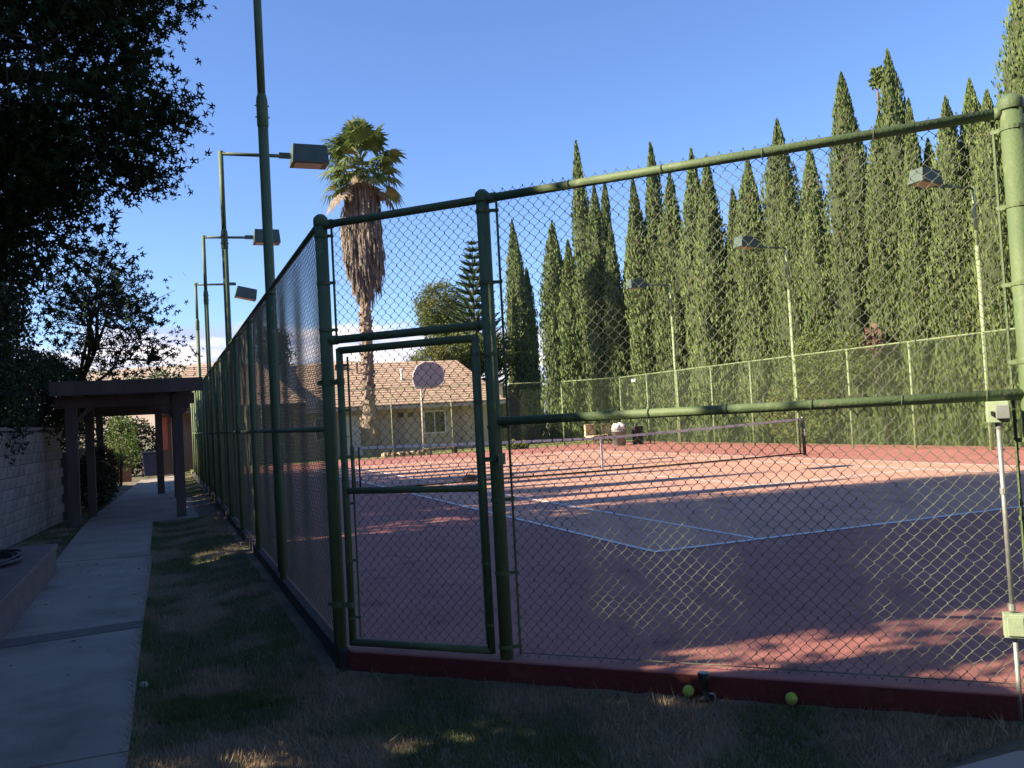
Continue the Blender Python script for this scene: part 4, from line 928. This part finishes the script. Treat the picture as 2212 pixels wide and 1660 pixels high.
# planter ledge with hose
pt = thing('planter_ledge', (-7.0, 0, -.2), 'low reddish masonry ledge between the path and the block wall', 'planter')
MB().prism([(-.6, -9), (.63, -9), (.66, .4), (.67, 4.85), (-.25, 4.85), (-.6, 3)], .02, .33).build('ledge', M['planter'], pt, bevel=.015)
MB().prism([(-.6, -9.0), (.655, -9.0), (.685, .4), (.695, 4.88), (-.25, 4.88), (-.6, 3)], .331, .40).build('coping', M['planter'], pt, bevel=.012)
hs = thing('garden_hose', (-6.85, 3.2, .21), 'coiled dark garden hose lying on the ledge by the wall', 'hose')
for q in range(7):
    rr_ = .26+.025*(q % 4); zz = .012+.020*(q//2)
    pts = [(rr_*1.0*math.cos(a_)+.02*math.sin(3*a_+q), rr_*2.0*math.sin(a_)+.03*math.cos(2*a_+q), zz+.01*math.sin(2*a_+q)) for a_ in np.linspace(0, 2*PI, 30)]
    MB().tube(pts, .0125, 7, cap=False).build('hose_loop', M['hose'], hs, True)
MB().lathe((-.02, .62, .0), [(.03, 0), (.03, .05), (.02, .09), (.012, .11)], 10).build('nozzle', M['white_trim'], hs)

# bins etc at far end
bn = thing('rubbish_bin', (-5.45, 32.2, -.2), 'dark blue wheeled rubbish bin at the end of the path', 'bin')
b = MB(); b.v += [(-.28, -.3, .06), (.28, -.3, .06), (.28, .3, .06), (-.28, .3, .06), (-.34, -.36, 1.0), (.34, -.36, 1.0), (.34, .36, 1.0), (-.34, .36, 1.0)]
b.f += [[3, 2, 1, 0], [4, 5, 6, 7], [0, 1, 5, 4], [1, 2, 6, 5], [2, 3, 7, 6], [3, 0, 4, 7]]; b.build('body', M['bin_blue'], bn, bevel=.02)
MB().box(-.37, .37, -.4, .4, 1.005, 1.07).build('lid', M['bin_blue'], bn, bevel=.02)
for s in (-1, 1): MB().tube([(s*.31, .3, .12), (s*.37, .3, .12)], .12, 14).build('wheel', M['black'], bn)
rb_ = MB().box(-5.15, -4.75, 32.85, 32.93, .9, 2.3).build('red_shutter', M['redpaint']); tag(rb_, 'red orange painted panel on the dark wall behind the bin', 'panel')
# plant with broad light leaves beyond the fence
ap = thing('potted_plant', (-2.55, 31.2, 0), 'bright green broad leaved plant in front of the left wing', 'plant')
for k in range(13):
    th = k*2.4; q = MB(); l = random.uniform(.5, .8); o_ = Vector((math.cos(th), math.sin(th), 0)); s_ = Vector((-o_.y, o_.x, 0))
    base = Vector((0, 0, 1.0)); m_ = base+o_*l*.45+Vector((0, 0, .42)); e_ = base+o_*l+Vector((0, 0, .30-.03*k))
    q.v += [tuple(base), tuple(m_-s_*.13), tuple(m_+s_*.13), tuple(e_)]; q.f += [[0, 1, 2], [1, 3, 2]]; q.build('leaf', M['lightplant'], ap)
MB().tube([(0, 0, .4), (.03, 0, 1.05)], .04, 8).build('stem', M['bark'], ap)
MB().lathe((0, 0, 0), [(.16, 0), (.24, .42), (.26, .42), (.26, .46), (.2, .46)], 14).build('pot', M['brownwood'], ap)

# ------------------------------------------------------------------ things at the far side of the court
ch = thing('lounge_chair', (13.75, 29.1, 0), 'tan padded chair at the far right corner behind the net', 'chair', rz=.2)
MB().box(-.32, .32, -.05, .08, .30, .95).build('backrest', M['tan'], ch, bevel=.04); MB().box(-.32, .32, -.6, -.06, .28, .42).build('seat', M['tan'], ch, bevel=.04)
for x in (-.28, .28):
    for y in (-.55, .03): MB().box(x-.025, x+.025, y-.025, y+.025, 0, .285).build('leg', M['brownwood'], ch)
c2 = thing('wooden_chair', (14.55, 29.0, 0), 'brown slatted chair beside the tan padded chair', 'chair', rz=.1)
for x in (-.24, .24):
    MB().box(x-.025, x+.025, 0, .05, 0, .95).build('rear_leg', M['brownwood'], c2); MB().box(x-.025, x+.025, -.5, -.45, 0, .45).build('front_leg', M['brownwood'], c2)
MB().box(-.26, .26, -.5, .0, .42, .46).build('seat', M['brownwood'], c2)
for k in range(4): MB().box(-.21+k*.12, -.15+k*.12, .01, .03, .47, .93).build('slat', M['tan'], c2)
MB().box(-.26, .26, .0, .045, .88, .96).build('top_slat', M['tan'], c2)
tb = thing('ball_bin', (13.55, 25.9, 0), 'dark bin heaped with a white bag by the far right fence', 'bin')
MB().lathe((0, 0, 0), [(.26, 0), (.30, .6), (.33, .6), (.33, .66)], 16).build('body', M['grey_plastic'], tb, True)
r_ = np.random.default_rng(2); nb = 20; V = []
for i in range(9):
    for k in range(nb):
        f = i/8*PI; V.append((.33*math.sin(f)*math.cos(2*PI*k/nb)*(1+.15*r_.normal()), .3*math.sin(f)*math.sin(2*PI*k/nb)*(1+.15*r_.normal()), .80+.19*-math.cos(f)*(1+.1*r_.normal())))
a = np.arange(9*nb).reshape(9, nb); link('white_bag', np_mesh('white_bag', V, np.stack([a[:-1], np.roll(a, -1, 1)[:-1], np.roll(a, -1, 1)[1:], a[1:]], -1).reshape(-1, 4), True), M['white_trim'], tb)
ub = thing('upright_case', (14.35, 25.7, 0), 'dark upright case next to the bin with the white bag', 'case')
MB().box(-.22, .22, -.12, .12, .05, .8).build('body', M['shed'], ub, bevel=.03); MB().tube([(-.12, 0, .8), (-.12, 0, .92), (.12, 0, .92), (.12, 0, .8)], .012, 6).build('handle', M['bare_metal'], ub)
for s in (-1, 1): MB().tube([(s*.14, -.13, .05), (s*.14, .13, .05)], .05, 10).build('wheel', M['black'], ub)
fl = thing('flower_bed', (10.25, 29.6, 0), 'small yellow flowering plants at the far edge of the court', 'plant')
rf_ = np.random.default_rng(8); P = in_ell(900, [(-.25, 0, .16, .32, .3, .2), (.25, 0, .14, .3, .3, .18)], rf_, .4); V, Fa = leaves(P, .08, rf_); link('foliage', np_mesh('foliage', V, Fa), M['lightplant'], fl)
P = in_ell(260, [(-.22, 0, .26, .3, .3, .16), (.22, 0, .24, .28, .3, .14)], rf_, .7); V, Fa = leaves(P, .07, rf_); link('blossoms', np_mesh('blossoms', V, Fa), M['yellowflower'], fl, kind='stuff')
bnch = thing('low_bench', (6.9, 30.6, 0), 'low dark bench lying behind the far fence', 'bench')
for y in (-.2, 0, .2): MB().box(-.75, .75, y-.08, y+.08, .24, .28).build('plank', M['brownwood'], bnch)
for x in (-.6, .6): MB().box(x-.05, x+.05, -.28, .28, -.05, .235).build('leg', M['black'], bnch)
pb = thing('stone_pile', (5.1, 31.0, 0), 'dark edging stones at the foot of the palm', 'stones')
for k in range(9):
    b = MB(); b.lathe((k*.22-.8+random.uniform(-.05, .05), random.uniform(-.1, .1), 0), [(.12, 0), (.15, .08), (.10, .18), (.02, .2)], 7); b.build('stone', M['brownwood' if k % 3 else 'tan'], pb)
sg = MB().box(UR-.06, UR-.045, 26.6, 26.95, 2.78, 2.90).build('small_sign', M['white_trim']); tag(sg, 'small blank white sign on the top of the far right fence', 'sign')

# dark item on court by net
bg_ = thing('racket_bag', (2.05, 12.35, 0), 'small black bag lying on the court behind the gate', 'bag')
b = MB(); 
for i in range(7):
    f = i/6; 
    for k in range(8): th = 2*PI*k/8; b.v.append((-.22+.44*f, .10*math.sin(f*PI)**.6*math.cos(th), .09+.09*math.sin(f*PI)**.6*math.sin(th)))
for i in range(6):
    for k in range(8): b.f.append([i*8+k, i*8+(k+1) % 8, (i+1)*8+(k+1) % 8, (i+1)*8+k])
b.build('bag_body', M['black'], bg_, True); MB().tube([(-.1, 0, .16), (-.03, 0, .26), (.08, 0, .25), (.12, 0, .15)], .01, 6).build('strap', M['black'], bg_)

# ------------------------------------------------------------------ near small things
def ball(x, y, label, seed):
    t = thing('tennis_ball', (x, y, -.086), label, 'tennis ball', 'tennis balls in the grass by the red curb')
    b = MB(); prof = [(.0335*math.sin(a_), -.0335*math.cos(a_)) for a_ in np.linspace(.05, PI-.05, 14)]; b.lathe((0, 0, 0), prof, 24); b.build('felt', M['ball'], t, True)
    a_ = .4; pts = []
    for q in np.linspace(0, 2*PI, 60):
        v = Vector((math.cos(q)+a_*math.cos(3*q), math.sin(q)-a_*math.sin(3*q), 2*math.sqrt(a_)*math.sin(2*q))); pts.append(v.normalized()*.0333)
    MB().tube(pts, .0011, 4, cap=False).build('seam', M['white_trim'], t); t.rotation_euler = (seed, seed*2, seed*.7)
ball(-2.145, -3.968, 'yellow green tennis ball left of the small black garden light', .6)
ball(-1.736, -4.378, 'yellow green tennis ball farther right along the red curb', 1.7)
gl = thing('garden_light', (-2.085, -4.045, -.125), 'small black garden spotlight with a glass top between the tennis balls', 'garden light')
MB().lathe((0, 0, 0), [(.045, 0), (.048, .012), (.02, .022), (.016, .06), (.02, .085), (.030, .10), (.034, .15), (.030, .153)], 14).build('fixture', M['black'], gl, True)
MB().lathe((0, 0, .153), [(.030, 0), (.031, .004), (.015, .006)], 14).build('lens', M['bare_metal'], gl, True)
MB().tube([(.02, 0, .03), (.05, -.01, .028), (.06, -.02, .0)], .009, 6).build('elbow', M['bare_metal'], gl, True)
# small stone at path edge
for (x, y, s, lab) in ((-5.14, -1.62, .03, 'small pale broken stone at the right edge of the path'),):
    b = MB(); b.lathe((0, 0, 0), [(s, 0), (s*1.2, s*.5), (s*.7, s*1.3), (s*.1, s*1.5)], 7); o_ = b.build('stone', M['fascia']); o_.location = (x, y, -.2); tag(o_, lab, 'stone')
# fallen leaves on the path
lme = np_mesh('fallen_leaf', LV5*np.array([.06, .055, .06])+np.array([0, 0, .006]), LT5); lme.materials.append(M['deadleaf'])
rl = random.Random(12)
for k in range(58):
    if k < 34: x = rl.uniform(-6.25, -5.22); y = rl.gauss(4.6, .7); y = min(5.4, y)
    elif k < 50: x = rl.uniform(-6.3, -5.25); y = rl.uniform(-1.6, 4)
    else: x = rl.uniform(-6.3, -5.3); y = rl.uniform(5.8, 10)
    z = -.166 if y > .75 and y < 5.5 else (-.158 if y > 5.5 else -.172)
    o_ = link('fallen_leaf', lme, None, None, (x, y, z)); o_.rotation_euler = (rl.uniform(-.2, .2), rl.uniform(-.2, .2), rl.uniform(0, 6.3)); s_ = rl.uniform(.5, 1.0); o_.scale = (s_, s_*rl.uniform(.6, 1), s_)
    tag(o_, 'one of the small dark dead leaves scattered over the concrete path', 'leaf', 'dead leaves scattered on the path')

for ct in CYT:
    if 'h' in ct: del ct['h']
for o_ in C.objects:
    if o_.name.startswith('cypress_tree') and 'h' in o_: del o_['h']
